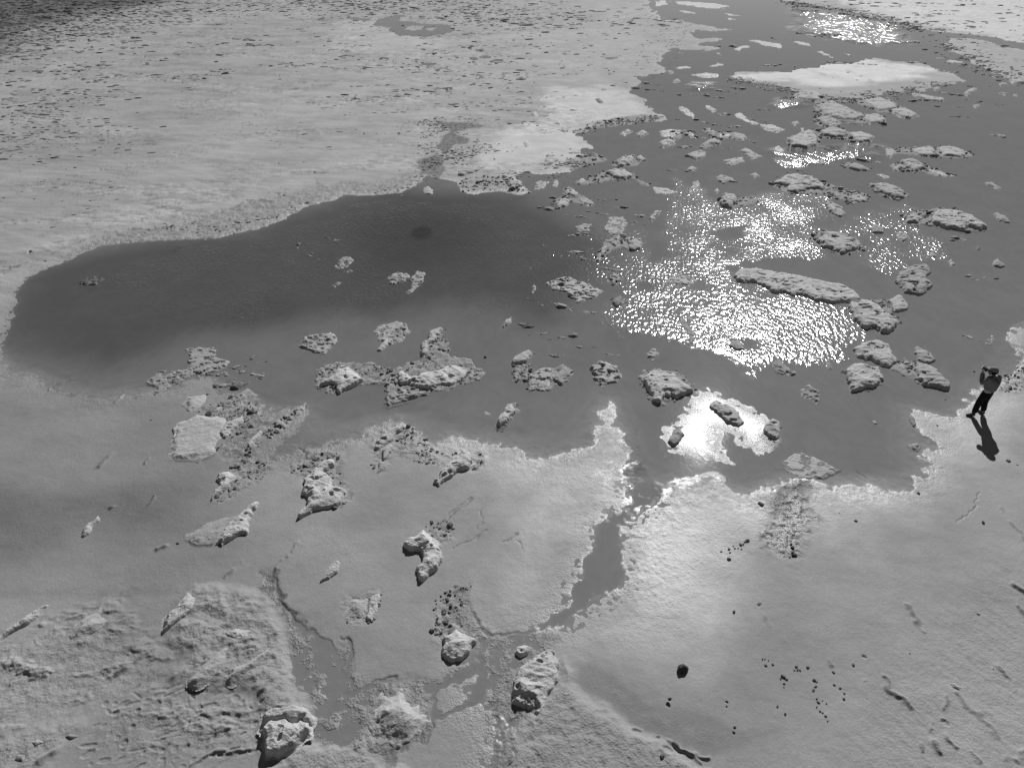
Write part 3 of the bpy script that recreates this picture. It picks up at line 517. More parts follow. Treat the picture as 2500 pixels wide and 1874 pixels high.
for q, a_, f_ in (RIP[2], RIP[3], RIP[4], RIP[5]): swell = np.maximum(swell, (1 if q[0, 1] > 60 else .55) * sstep(-1, 1, sdf(q, w3x, w3y, f_ + 3)))
ni, nj = U2.shape; ix = np.arange(ni * nj).reshape(ni, nj); qd = np.stack([ix[1:, :-1], ix[1:, 1:], ix[:-1, 1:], ix[:-1, :-1]], -1).reshape(-1, 4)
tag(link('water', mesh_np('water', np.stack([qx, qy, 0 * qx], 1), qd, MW, dict(ripple=rp, milk=milk, turbid=turbid, swell=swell))), kind='structure')

# ------------------------------------------------------------------ mounds of crusted mud
def mound(tile, pts, h, label, name='mud_mound', cat='mud mound', group=None, style='block', a=.36, rough=1.0):
    poly = P(tile, pts) if isinstance(tile, str) else pts
    h *= {'block': .64, 'crust': .75, 'soft': .75}[style]; rv = random.Random(label); rough *= rv.uniform(.6, 1.35); a *= rv.uniform(.93, 1.08); px_o = rv.uniform(0, 50); n_s = rv.uniform(.75, 1.4)
    cx, cy = poly.mean(0); dist = math.hypot(cy, HGT)
    sx = max(.014, dist / 710 * .75); sy = sx * min(2.2, max(1.0, 1.0 + (cy - 25) / 40))
    mg = .12 + sx * 2
    gx = np.arange(poly[:, 0].min() - mg, poly[:, 0].max() + mg, sx); gy = np.arange(poly[:, 1].min() - mg, poly[:, 1].max() + mg, sy)
    XX, YY = np.meshgrid(gx, gy); fx, fy = XX.ravel(), YY.ravel()
    amp = min(.16, .19 * math.sqrt(abs(0.5 * np.sum(poly[:, 0] * np.roll(poly[:, 1], 1) - poly[:, 1] * np.roll(poly[:, 0], 1)))))
    n1 = fbm(fx / .45, fy / .45, 4, 1); n2_ = fbm(fx / .45, fy / .45, 4, 3); f1 = fbm(fx / .13, fy / .13, 3, 5); ra = rv.uniform(-.6, .6); ru, rw = (fx * math.cos(ra) + fy * math.sin(ra)), (fy * math.cos(ra) - fx * math.sin(ra)); rg = 1 - 2.6 * np.abs(fbm(ru / (.6 * n_s) + px_o, rw / (.28 * n_s), 4, 2)); lm = fbm(fx / .8 + px_o, fy / .6, 3, 4)
    s0 = sdf(poly, fx + amp * n1 + amp * .3 * f1, fy + amp * n2_ + amp * .3 * f1, mg + .3)
    if style == 'block':
        e = max(.05, sx * 1.6)
        t = np.clip((s0 + .01) / e, 0, 1); dome = sstep(0, max(.25, h * 1.2), s0)
        zz = h * (np.sqrt(t) * .60 + .40 * dome) * (1 + .35 * lm * rough) + dome * h * .16 * rg * rough + t * .013 * f1 * rough + t * .06 * h * sstep(-.1, .1, fbm(fx / .25, fy / .16, 3, 7))
        # terraces and hollows eaten into the top
        hol = sstep(.34, .44, fbm(fx / (.30 * n_s) + px_o, fy / (.22 * n_s), 3, 6)) * dome; zz = zz - hol * h * .55 * rough
        zz = np.where(s0 < -.01, np.maximum(-.06, (s0 + .01) * 1.5), np.maximum(zz, .01 * t))
        aa = a * 1.25 * (1 + .12 * lm + .10 * f1) - .06 * hol; wt = .15 + .5 * np.clip(1 - zz / .05, 0, 1)
    elif style == 'crust':
        t = np.clip((s0 + .02) / max(.10, sx * 2), 0, 1)
        cr = fbm(fx / .16, fy / .13, 3, 6); pl_ = sstep(-.32, -.05, cr); zz = h * t * (.10 + .62 * pl_ + .25 * lm + .35 * sstep(.15, .3, lm + .4 * cr) + .10 * f1)
        zz = np.where(s0 < -.02, np.maximum(-.06, (s0 + .02) * 1.5), zz)
        aa = a * (.82 + .40 * pl_ + .1 * f1); wt = .35 + .4 * np.clip(1 - zz / .04, 0, 1)
    else:  # soft: a low swell
        h = min(h, .34 * float(s0.max()) + .02)
        t = sstep(-.02, min(max(.25, h * 2.2), float(s0.max()) * .9), s0); zz = h * t * (1 + .35 * lm) + t * .010 * f1 + t * h * .15 * rg; zz = np.where(s0 < 0, np.maximum(-.05, s0 * .8), zz)
        aa = a * (1 + .05 * lm); wt = .2 + 0 * zz
    n_r, n_c = XX.shape; id_ = np.arange(n_r * n_c).reshape(n_r, n_c)
    base = max(-.005, min(ground_z(cx, cy), .2)) if style != 'x' else 0
    keep = (s0 > -.06 - sx).reshape(n_r, n_c); kq = keep[:-1, :-1] | keep[1:, :-1] | keep[:-1, 1:] | keep[1:, 1:]
    qd_ = np.stack([id_[:-1, :-1], id_[:-1, 1:], id_[1:, 1:], id_[1:, :-1]], -1)[kq]
    used, inv = np.unique(qd_.ravel(), return_inverse=True); qd_ = inv.reshape(-1, 4)
    co = np.stack([fx - cx, fy - cy, zz], 1)[used]
    me_ = mesh_np(name, co, qd_, MC, dict(alb=np.clip(aa, .03, .7)[used], wet=np.clip(wt, 0, 1)[used], grit=np.full(len(used), .95 if style != 'soft' else .6)))
    o = link(name, me_, None, (cx, cy, base - .005)); tag(o, label, cat, group)
    return o
GW = 'crusted mounds standing in the water'; GF = 'crust patches just breaking the water'; GS = 'mounds on the lower flat'
M = mound
BL = [  # tile, outline, height, label, kind of surface, albedo, group
 # --- upper right water
 ('C', [(830, 570), (900, 545), (980, 560), (1000, 580), (980, 605), (900, 600), (860, 590)], .2, 'small oval mound pressed against the near edge of the big white island', 'block', .33, GW),
 ('C', [(970, 640), (1050, 610), (1130, 640), (1210, 680), (1260, 700), (1210, 720), (1130, 720), (1040, 700), (990, 670)], .25, 'long flat topped mound below the white island, its right end joined to a round mound', 'block', .33, GW),
 ('C', [(1250, 700), (1330, 690), (1385, 720), (1370, 740), (1290, 745), (1255, 730)], .25, 'round mound at the right end of the long flat topped mound below the white island', 'block', .32, GW),
 ('C', [(1250, 610), (1350, 590), (1440, 630), (1450, 655), (1380, 665), (1340, 670), (1280, 640)], .25, 'pitted mound touching the right underside of the big white island', 'block', .30, GW),
 ('C', [(1410, 660), (1500, 655), (1575, 695), (1540, 710), (1480, 705), (1420, 680)], .2, 'tapered mound ending the chain that slants right from the white island', 'block', .33, GW),
 ('C', [(950, 720), (1020, 705), (1100, 730), (1110, 760), (1060, 775), (1000, 750)], .25, 'dark pitted mound at the bend of the chain below the white island', 'block', .28, GW),
 ('C', [(980, 790), (1060, 770), (1150, 795), (1140, 820), (1080, 830), (1000, 815)], .25, 'dark low mound in the middle of the three at the foot of the chain', 'block', .28, GW),
 ('C', [(780, 845), (850, 815), (920, 790), (975, 830), (970, 875), (900, 890), (820, 880)], .28, 'broad pale ridged mound, left of the three at the foot of the chain', 'block', .34, GW),
 ('C', [(1160, 805), (1230, 795), (1310, 825), (1290, 850), (1220, 860), (1165, 830)], .22, 'rounded mound, right of the three at the foot of the chain', 'block', .32, GW),
 ('C', [(1380, 890), (1430, 895), (1450, 915), (1420, 950), (1385, 930)], .18, 'small knob at the left end of a thin pale strip near the right edge', 'block', .33, GW),
 ('C', [(1540, 895), (1640, 882), (1680, 905), (1670, 935), (1600, 935), (1550, 920)], .18, 'left half of the stretched mound with a thin pale strip on its left', 'block', .34, GW),
 ('C', [(1690, 890), (1760, 882), (1850, 905), (1860, 935), (1820, 945), (1720, 935)], .18, 'right half of the stretched mound with a thin pale strip on its left', 'block', .32, GW),
 ('C', [(1480, 970), (1540, 958), (1600, 985), (1620, 1020), (1560, 1030), (1500, 1005)], .22, 'humped mound with a long gritty tail running to the right', 'block', .30, GW),
 ('C', [(1420, 1005), (1460, 990), (1490, 1005), (1450, 1030), (1425, 1025)], .18, 'small knob on the left of the humped mound with the gritty tail', 'block', .30, GW),
 ('C', [(1640, 1015), (1740, 1045), (1795, 1060), (1700, 1058)], .08, 'gritty tail trailing right from the humped mound', 'crust', .30, GF),
 ('C', [(1155, 990), (1200, 982), (1260, 1005), (1270, 1025), (1220, 1025), (1160, 1008)], .2, 'narrow dark mound directly above the big sparkling area', 'block', .28, GW),
 ('C', [(360, 1065), (400, 1050), (470, 1070), (475, 1092), (400, 1102), (370, 1085)], .2, 'small oval mound with a pale rim left above the glitter', 'block', .30, GW),
 ('C', [(710, 1105), (770, 1058), (850, 1050), (930, 1065), (1005, 1110), (1010, 1140), (920, 1135), (850, 1155), (780, 1150), (790, 1120)], .25, 'large pitted mound at the top edge of the sparkling water', 'block', .34, GW),
 ('C', [(1060, 1165), (1090, 1155), (1110, 1180), (1080, 1190)], .15, 'knob on the gritty neck right of the large pitted mound', 'block', .30, GW),
 ('C', [(1160, 1185), (1220, 1172), (1275, 1195), (1255, 1213), (1190, 1210)], .16, 'low mound ending the gritty neck right of the large pitted mound', 'block', .32, GW),
 ('C', [(1290, 1115), (1350, 1100), (1440, 1125), (1500, 1165), (1485, 1190), (1420, 1188), (1345, 1155)], .28, 'dark rimmed oval mound standing alone to the upper right of the glitter', 'block', .30, GW),
 ('C', [(380, 1205), (420, 1172), (480, 1190), (490, 1215), (440, 1255), (395, 1235)], .28, 'rounded mound at the top left corner of the glitter with a gritty tail', 'block', .34, GW),
 ('C', [(1015, 1225), (1060, 1215), (1120, 1250), (1145, 1290), (1120, 1305), (1060, 1280), (1020, 1250)], .22, 'small slanting mound at the right edge of the upper glitter', 'block', .34, GW),
 ('C', [(1500, 1310), (1540, 1290), (1600, 1310), (1570, 1345), (1510, 1335)], .22, 'left knob of the big oval island near the right edge', 'block', .33, GW),
 ('C', [(1640, 1325), (1680, 1265), (1800, 1268), (1900, 1310), (1985, 1360), (1955, 1385), (1880, 1365), (1850, 1385), (1740, 1370), (1660, 1345)], .28, 'biggest oval mound near the right edge, ringed by pale crust', 'block', .35, GW),
 ('C', [(2030, 1280), (2060, 1280), (2130, 1320), (2120, 1335), (2060, 1325)], .2, 'small oval mound hard by the right edge beyond the big oval island', 'block', .28, GW),
 ('C', [(955, 1450), (1010, 1405), (1090, 1405), (1190, 1440), (1230, 1475), (1200, 1505), (1110, 1525), (1050, 1495), (990, 1480)], .28, 'shell shaped mound with curved ridges inside the right of the glitter', 'block', .33, GW),
 ('C', [(1275, 1370), (1310, 1352), (1378, 1375), (1368, 1398), (1300, 1398)], .2, 'small dark mound between the shell shaped mound and the big oval island', 'block', .26, GW),
 ('C', [(1440, 1400), (1490, 1390), (1520, 1420), (1490, 1445), (1450, 1430)], .1, 'dark gritty patch below the left end of the big oval island', 'crust', .20, GF),
 ('C', [(2020, 1570), (2050, 1555), (2095, 1590), (2080, 1610), (2030, 1595)], .2, 'single dark rounded mound close to the right edge above the person', 'block', .25, GW),
 ('C', [(980, 965), (1010, 963), (1020, 988), (985, 990)], .15, 'tiny pale knob alone in open water above the large pitted mound', 'block', .32, GW),
 ('C', [(815, 742), (840, 725), (862, 740), (832, 756)], .14, 'tiny knob left of the bend in the chain below the white island', 'block', .3, GW),
 ('C', [(870, 770), (887, 768), (890, 790), (872, 790)], .12, 'tiniest pale knob just above the broad ridged mound', 'block', .34, GW),
 ('C', [(480, 680), (510, 675), (560, 720), (630, 740), (600, 750), (520, 720), (485, 705)], .09, 'thin slanting crust strip, upper left of two strips in line', 'crust', .30, GF),
 ('C', [(630, 745), (700, 750), (780, 780), (740, 795), (670, 785), (640, 765)], .14, 'pointed crust strip, lower right of two strips in line', 'crust', .34, GF),
 ('C', [(140, 640), (170, 640), (240, 690), (230, 715), (190, 690), (145, 665)], .12, 'short slanting crust strip near the bright left shore', 'crust', .30, GF),
 ('C', [(300, 635), (330, 635), (372, 665), (350, 677), (310, 655)], .12, 'smaller slanting crust strip right of the one near the shore', 'crust', .28, GF),
 ('C', [(20, 860), (60, 840), (122, 850), (100, 870), (50, 886)], .2, 'pale lobed mound under a ragged crust strip near the shore', 'block', .34, GW),
 ('C', [(30, 790), (90, 780), (160, 785), (150, 800), (90, 825), (40, 815)], .09, 'ragged crust strip over the pale lobed mound', 'crust', .33, GF),
 ('C', [(165, 785), (215, 785), (240, 830), (205, 822)], .12, 'dark knobby end of the ragged crust strip', 'crust', .25, GF),
 ('C', [(300, 775), (325, 772), (365, 800), (350, 818), (310, 800)], .16, 'upper left lump of the ragged star of crust', 'block', .28, GW),
 ('C', [(370, 805), (440, 800), (450, 820), (390, 832)], .07, 'gritty middle of the ragged star of crust', 'crust', .30, GF),
 ('C', [(450, 800), (490, 800), (550, 825), (520, 847), (475, 830)], .15, 'right lump of the ragged star of crust', 'block', .31, GW),
 ('C', [(280, 870), (310, 850), (350, 830), (400, 850), (380, 866), (330, 866), (300, 886)], .15, 'lower left lump of the ragged star of crust', 'block', .29, GW),
 ('C', [(170, 935), (210, 915), (270, 905), (312, 920), (290, 945), (250, 962), (200, 942)], .2, 'pale mound with bulging underside left of a paired mound', 'block', .35, GW),
 ('C', [(415, 960), (480, 950), (520, 945), (532, 975), (460, 1000), (420, 990)], .17, 'lower left half of a paired mound amid small bits', 'block', .31, GW),
 ('C', [(510, 905), (545, 890), (600, 920), (640, 945), (590, 967), (540, 935)], .2, 'upper right half of a paired mound amid small bits', 'block', .31, GW),
 ('C', [(198, 1005), (225, 998), (250, 1013), (222, 1030), (195, 1022)], .16, 'tiny round mound with a ring of crust left above the glitter', 'block', .3, GW),
 ('C', [(570, 1045), (600, 1035), (622, 1055), (590, 1072)], .15, 'tiny round mound above the gap in the glitter', 'block', .3, GW),
 ('C', [(350, 1142), (370, 1130), (390, 1150), (370, 1167)], .15, 'tiny knob touching the top left of the glitter', 'block', .3, GW),
 ('C', [(220, 1085), (260, 1085), (272, 1120), (230, 1130)], .07, 'gritty broken patch left above the glitter', 'crust', .25, GF),
 ('C', [(1975, 1098), (2010, 1093), (2085, 1130), (2060, 1142), (2000, 1115)], .13, 'thin slanting mound at the right edge of the water above the big oval island', 'block', .26, GW),
 ('C', [(1645, 1520), (1670, 1513), (1687, 1540), (1650, 1547)], .12, 'tiny knob among scattered sparkles at the far right of the glitter', 'block', .26, GW),
 ('C', [(1750, 1570), (1780, 1555), (1802, 1590), (1770, 1597)], .08, 'tiny gritty ring right of the glitter', 'crust', .27, GF),
 ('C', [(1925, 1482), (1942, 1474), (1957, 1495), (1930, 1502)], .12, 'tiny black knob near the right edge, below the big oval island', 'block', .12, GW),
 ('C', [(1845, 560), (1880, 540), (1930, 528), (1925, 550), (1870, 578)], .25, 'lumpy mound off the right tip of the big white island', 'block', .3, GW),
 ('C', [(1668, 530), (1700, 523), (1710, 540), (1675, 543)], .2, 'small knob under the right tip of the big white island', 'block', .28, GW),
 ('C', [(2060, 500), (2120, 503), (2115, 517), (2060, 513)], .2, 'small dark strip mound by the second bank at the right edge', 'block', .25, GW),
 ('C', [(2060, 558), (2110, 558), (2105, 575)], .2, 'left of two dark knobs beneath the bank at the right edge', 'block', .24, GW),
 ('C', [(2140, 568), (2175, 568), (2172, 583)], .2, 'right of two dark knobs beneath the bank at the right edge', 'block', .24, GW),
 ('C', [(2120, 485), (2190, 478), (2215, 500), (2150, 506)], .25, 'pale mound cut by the right edge under the second bank', 'block', .32, GW),
 ('C', [(1530, 560), (1600, 572), (1660, 583), (1735, 595), (1725, 612), (1620, 602), (1560, 582)], .22, 'worm shaped mound leading right from the white island', 'block', .33, GW),
 ('C', [(1910, 632), (1940, 625), (1945, 645), (1915, 652)], .15, 'small dark knob in the empty grey water at upper right', 'block', .2, GW),
 ('C', [(100, 487), (140, 473), (152, 490), (110, 498)], .2, 'small dark knob off the bright left shore tip', 'block', .25, GW),
 ('C', [(60, 432), (100, 427), (117, 438), (75, 442)], .18, 'small dark knob at the very tip of the bright shore', 'block', .25, GW),
 ('C', [(210, 450), (300, 438), (382, 445), (380, 465), (280, 467)], .08, 'faint broken crust strip left of the big white island', 'crust', .24, GF),
 ('C', [(-20, 1120), (60, 1125), (130, 1150), (90, 1168), (10, 1160)], .08, 'pale gritty patch left of the glitter top', 'crust', .33, GF),
 ('C', [(1325, 1047), (1370, 1040), (1412, 1063), (1370, 1072)], .05, 'faint dark crust patch above the dark rimmed oval mound', 'crust', .2, GF),
 ('C', [(705, 882), (740, 873), (777, 903), (740, 912)], .05, 'faint dark crust patch left of the broad ridged mound', 'crust', .2, GF),
 # --- water off the middle shore
 ('B', [(1750, 803), (1790, 775), (1832, 788), (1780, 817)], .12, 'small slanting mound beside the shore notch', 'crust', .26, GF),
 ('B', [(1850, 802), (1888, 783), (1922, 800), (1885, 825), (1858, 820)], .2, 'small oval mound right of the shore notch', 'block', .33, GW),
 ('B', [(1720, 975), (1760, 950), (1825, 945), (1842, 965), (1810, 992), (1740, 1005)], .25, 'plump mound above the long tailed mound near the middle shore', 'block', .36, GW),
 ('B', [(1840, 950), (1870, 932), (1905, 950), (1880, 970)], .18, 'small lump attached to the right of the plump mound', 'block', .32, GW),
 ('B', [(1670, 1040), (1720, 1015), (1790, 1025), (1832, 1060), (1790, 1082), (1720, 1067)], .28, 'long tailed mound with a thick dark underside near the middle shore', 'block', .36, GW),
 ('B', [(1490, 1095), (1530, 1072), (1557, 1090), (1510, 1112)], .18, 'lump at the left end of the long gritty tail', 'block', .35, GW),
 ('B', [(1370, 1220), (1420, 1192), (1457, 1213), (1430, 1240), (1380, 1252)], .22, 'lump on the left wing of the three winged crust patch', 'block', .35, GW),
 ('B', [(1420, 1132), (1450, 1125), (1500, 1158), (1490, 1185), (1440, 1172)], .1, 'top wing of the three winged crust patch', 'crust', .27, GF),
 ('B', [(1500, 1190), (1540, 1182), (1600, 1220), (1560, 1242)], .1, 'right wing of the three winged crust patch', 'crust', .27, GF),
 ('B', [(570, 1140), (600, 1115), (637, 1140), (622, 1167), (580, 1165)], .12, 'lone pitted mound at the near edge of the salt shore above the dark pool', 'block', .30, GW),
 ('B', [(1240, 1102), (1280, 1080), (1322, 1090), (1300, 1130), (1240, 1142)], .08, 'gritty patch right of the shore point', 'crust', .26, GF),
 ('B', [(1345, 1092), (1370, 1077), (1392, 1095), (1375, 1122), (1350, 1117)], .1, 'small gritty patch next to the one right of the shore point', 'crust', .26, GF),
 ('B', [(1655, 1362), (1690, 1300), (1770, 1298), (1802, 1340), (1760, 1402), (1680, 1412)], .08, 'square gritty patch left of the glitter', 'crust', .28, GF),
 ('B', [(1690, 1450), (1740, 1415), (1760, 1445), (1720, 1482)], .18, 'upper lump of the hooked crust left of the glitter', 'block', .30, GW),
 ('B', [(1805, 1460), (1850, 1435), (1892, 1470), (1840, 1507), (1812, 1500)], .2, 'round lump at the right end of the hooked crust', 'block', .31, GW),
 ('B', [(1605, 1562), (1640, 1500), (1672, 1480), (1660, 1520), (1622, 1568)], .12, 'lower prong of the hooked crust left of the glitter', 'crust', .28, GF),
 ('B', [(1480, 1362), (1530, 1340), (1592, 1345), (1560, 1387), (1500, 1392)], .06, 'dark speckled crust left of the square gritty patch', 'crust', .16, GF),
 ('B', [(1925, 1312), (1960, 1275), (2007, 1260), (1990, 1292), (1945, 1332)], .12, 'slanting gritty mound on the left fringe of the glitter', 'crust', .3, GF),
 # --- lumps on the salt shore
 ('B', [(1305, 1002), (1312, 940), (1372, 920), (1382, 970), (1330, 992)], .22, 'lumpy outcrop on the middle shore at the water edge', 'block', .36, 'lumps on the salt shore'),
 ('B', [(1535, 777), (1570, 750), (1590, 730), (1612, 745), (1580, 777)], .22, 'narrow outcrop where the shore turns in', 'block', .32, 'lumps on the salt shore'),
 ('B', [(1385, 790), (1420, 765), (1462, 770), (1420, 797)], .16, 'larger of two lumps on the bright shore left of the narrow outcrop', 'block', .36, 'lumps on the salt shore'),
 ('B', [(1355, 745), (1395, 733), (1402, 755)], .16, 'smaller of two lumps on the bright shore left of the narrow outcrop', 'block', .34, 'lumps on the salt shore'),
 ('B', [(770, 1050), (800, 1030), (860, 1025), (940, 990), (952, 1005), (880, 1042), (800, 1057)], .22, 'long dark edged ridge on the shore above the dark pool', 'block', .35, 'lumps on the salt shore'),
 ('B', [(1060, 1105), (1130, 1088), (1152, 1095), (1100, 1117)], .16, 'short ridge on the gritty shore point', 'block', .33, 'lumps on the salt shore'),
 ('B', [(1222, 682), (1250, 673), (1262, 700), (1240, 712)], .13, 'left knob of a broken ring on the bright shore', 'block', .35, 'lumps on the salt shore'),
 ('B', [(1290, 702), (1342, 683), (1330, 702)], .13, 'right knob of a broken ring on the bright shore', 'block', .35, 'lumps on the salt shore'),
 ('B', [(1605, 602), (1635, 592), (1657, 620), (1630, 627)], .14, 'dark striped lump in the brightest part of the shore', 'block', .18, 'lumps on the salt shore'),
 ('B', [(1170, 860), (1195, 850), (1220, 880), (1190, 890)], .08, 'pale curled lump on the smooth shore', 'block', .36, 'lumps on the salt shore'),
 ('B', [(875, 855), (905, 838), (925, 850), (900, 865)], .12, 'dark lump on the shore right of the muddy inlet', 'block', .25, 'lumps on the salt shore'),
 ('B', [(418, 805), (440, 795), (440, 812)], .2, 'dark lump at the left end of a short ridge on the white flat', 'block', .2, 'lumps on the salt shore'),
 ('B', [(455, 800), (520, 778), (545, 772), (500, 795)], .12, 'short thin ridge on the white flat', 'block', .28, 'lumps on the salt shore'),
 ('B', [(1265, 215), (1285, 208), (1292, 222), (1275, 228)], .3, 'small lump far out on the grey flat', 'block', .3, 'lumps on the salt shore'),
 # --- dark pool
 ('D', [(465, 225), (530, 190), (570, 180), (620, 205), (580, 235), (500, 240)], .09, 'dark wet crust island at the left end of the dark pool', 'crust', .09, GF),
 ('D', [(1105, 620), (1180, 605), (1280, 610), (1290, 660), (1380, 700), (1340, 740), (1240, 780), (1200, 810), (1190, 760), (1130, 740), (1140, 660)], .10, 'wide gritty crust on the lower shore of the dark pool', 'crust', .25, GF),
 ('D', [(1130, 735), (1180, 760), (1100, 800), (1020, 840), (930, 905), (920, 880), (960, 840), (870, 815), (940, 750), (1040, 740)], .09, 'ragged crust tongue reaching down left from the wide gritty crust', 'crust', .22, GF),
 ('D', [(1800, 600), (1820, 550), (1900, 530), (1990, 520), (2030, 550), (2000, 610), (1940, 650), (1880, 640)], .11, 'round speckled crust patch above the pale block', 'crust', .27, GF),
 ('E', [(30, 130), (80, 70), (150, 70), (160, 100), (100, 140)], .07, 'faint gritty crust in the upper dark pool', 'crust', .22, GF),
 ('E', [(95, 155), (130, 140), (150, 155), (110, 165)], .07, 'small dark crust bit under the faint gritty crust', 'crust', .15, GF),
 ('E', [(20, 240), (60, 215), (80, 225), (40, 255)], .07, 'small dark crust bit farther down left of the faint gritty crust', 'crust', .15, GF),
 ('E', [(360, 200), (410, 160), (470, 160), (492, 190), (450, 220), (380, 235)], .10, 'left half of a heart shaped crust in the dark pool', 'crust', .25, GF),
 ('E', [(495, 190), (540, 150), (590, 160), (572, 210), (540, 260), (480, 287), (500, 230)], .10, 'right half of a heart shaped crust in the dark pool', 'crust', .25, GF),
 ('E', [(1310, 225), (1370, 195), (1460, 195), (1570, 230), (1642, 275), (1600, 310), (1500, 347), (1460, 320), (1420, 280), (1340, 260)], .15, 'wing shaped pitted mound between the dark pool and the glitter', 'crust', .31, GW),
 ('E', [(1708, 340), (1740, 310), (1767, 315), (1760, 345), (1722, 370)], .15, 'small black centred mound in a pale ring', 'block', .2, GW),
 ('E', [(1672, 200), (1710, 160), (1752, 175), (1757, 215), (1730, 240), (1680, 230)], .12, 'small dark gritty mound right of the wing shaped mound', 'crust', .2, GF),
 ('E', [(1045, 490), (1070, 440), (1102, 425), (1097, 460), (1060, 492)], .14, 'slim upright mound standing alone in the grey water', 'crust', .30, GW),
 ('E', [(275, 530), (300, 480), (400, 450), (470, 460), (492, 520), (470, 560), (400, 590), (360, 600), (300, 560)], .09, 'fan shaped gritty crust above the large central island', 'crust', .27, GF),
 ('E', [(293, 630), (320, 590), (358, 560), (360, 588), (322, 634)], .2, 'narrow block at the foot of the fan shaped crust', 'block', .34, GW),
 ('E', [(555, 662), (578, 600), (592, 560), (640, 510), (692, 495), (670, 540), (625, 580), (612, 630), (572, 667)], .24, 'upright knotted block at the top of the large central island', 'block', .35, GW),
 ('E', [(410, 822), (440, 760), (500, 795), (560, 775), (640, 760), (720, 740), (760, 722), (800, 735), (842, 760), (820, 790), (740, 842), (680, 830), (640, 852), (570, 862), (500, 850), (430, 830)], .28, 'long pale block along the middle of the large central island', 'block', .40, GW),
 ('E', [(600, 895), (480, 925), (360, 955), (350, 900), (400, 860), (480, 880)], .10, 'gritty lower corner of the large central island', 'crust', .27, GW),
 ('E', [(845, 780), (880, 720), (945, 755), (900, 800), (800, 840)], .10, 'gritty right point of the large central island', 'crust', .25, GW),
 ('D', [(1900, 850), (1920, 820), (1990, 790), (2040, 730), (2100, 740), (2160, 790), (2172, 812), (2050, 882), (2030, 870), (2000, 832)], .28, 'pale four sided block left of the large central island', 'block', .42, GW),
 ('E', [(1115, 702), (1140, 660), (1200, 630), (1232, 645), (1180, 702), (1120, 717)], .22, 'upper left block of the L shaped island', 'block', .32, GW),
 ('E', [(1350, 805), (1395, 735), (1452, 740), (1462, 780), (1400, 832)], .2, 'right block of the L shaped island', 'block', .27, GW),
 ('E', [(1220, 760), (1340, 740), (1370, 790), (1300, 860), (1215, 860), (1200, 800)], .08, 'cracked crust forming the foot of the L shaped island', 'crust', .30, GF),
 ('E', [(1565, 730), (1640, 690), (1720, 720), (1767, 770), (1740, 822), (1640, 842), (1590, 800)], .16, 'round island full of dark pits right of the L shaped island', 'crust', .29, GW),
 ('E', [(1900, 800), (1940, 770), (2000, 760), (2080, 780), (2160, 850), (2182, 880), (2100, 912), (2010, 907), (1978, 955), (1947, 935), (1930, 870)], .3, 'large smooth block with a round hole above the brightest glare', 'block', .36, GW),
 ('E', [(1010, 1062), (1040, 1010), (1080, 965), (1117, 960), (1117, 1000), (1082, 1052), (1030, 1092)], .28, 'bullet shaped mound standing alone in the calm grey water', 'block', .36, GW),
 ('E', [(920, 1012), (950, 990), (985, 1010), (950, 1028)], .07, 'tiny sparkling crust left of the bullet shaped mound', 'crust', .2, GF),
 ('E', [(1925, 632), (1960, 605), (1987, 650), (1960, 697), (1915, 670)], .08, 'gritty patch above the large smooth block with the hole', 'crust', .26, GF),
 ('F', [(60, 205), (130, 170), (200, 180), (252, 205), (200, 237), (110, 232)], .11, 'gritty patch at the left edge of the main glitter', 'crust', .3, GF),
 ('E', [(285, 1217), (300, 1170), (360, 1120), (430, 1080), (462, 1095), (410, 1140), (382, 1182), (320, 1222)], .26, 'upper of three blocks stepping down in line', 'block', .35, GS),
 ('E', [(320, 1292), (335, 1230), (380, 1200), (402, 1215), (370, 1262), (330, 1302)], .22, 'middle of three blocks stepping down in line', 'block', .35, GS),
 ('E', [(290, 1372), (300, 1312), (330, 1300), (347, 1320), (310, 1367)], .16, 'lowest of three blocks stepping down in line', 'block', .27, GS),
 ('E', [(640, 1432), (660, 1370), (700, 1330), (780, 1300), (830, 1255), (870, 1268), (872, 1310), (830, 1352), (760, 1372), (710, 1412), (670, 1447)], .3, 'long humped block at the upper edge of the pale central flat', 'block', .38, GS),
 ('E', [(872, 1312), (920, 1280), (945, 1300), (900, 1352), (860, 1347)], .12, 'gritty lump behind the long humped block', 'crust', .25, GS),
 ('E', [(1240, 220), (1255, 255), (1225, 290), (1215, 270)], .05, 'thin sparkling crust left of the wing shaped mound', 'crust', .2, GF),
 # --- right part
 ('F', [(465, 182), (520, 145), (600, 140), (680, 160), (760, 168), (880, 190), (1000, 215), (1120, 245), (1200, 285), (1227, 320), (1180, 342), (1040, 342), (960, 330), (880, 295), (840, 307), (790, 280), (720, 287), (660, 260), (600, 220), (540, 217), (490, 212)], .24, 'longest pale mound stretched across the middle of the glitter', 'block', .36, GW),
 ('F', [(1187, 350), (1240, 335), (1300, 350), (1390, 420), (1440, 470), (1430, 500), (1402, 532), (1340, 522), (1320, 490), (1250, 500), (1190, 450), (1170, 400)], .26, 'broad lobed mound at the right end of the longest mound', 'block', .36, GW),
 ('F', [(1395, 330), (1440, 300), (1480, 310), (1512, 350), (1500, 392), (1450, 402), (1420, 370)], .22, 'rounded knob right of the broad lobed mound', 'block', .34, GW),
 ('F', [(1440, 212), (1470, 160), (1540, 130), (1610, 115), (1647, 150), (1620, 190), (1662, 240), (1620, 282), (1570, 302), (1500, 282), (1450, 242)], .24, 'dark craggy mound right of the glitter', 'block', .26, GW),
 ('F', [(1195, 632), (1230, 590), (1310, 570), (1380, 600), (1432, 660), (1442, 700), (1400, 727), (1330, 712), (1290, 690), (1250, 692), (1210, 662)], .25, 'lobed mound at the lower right corner of the glitter', 'block', .33, GW),
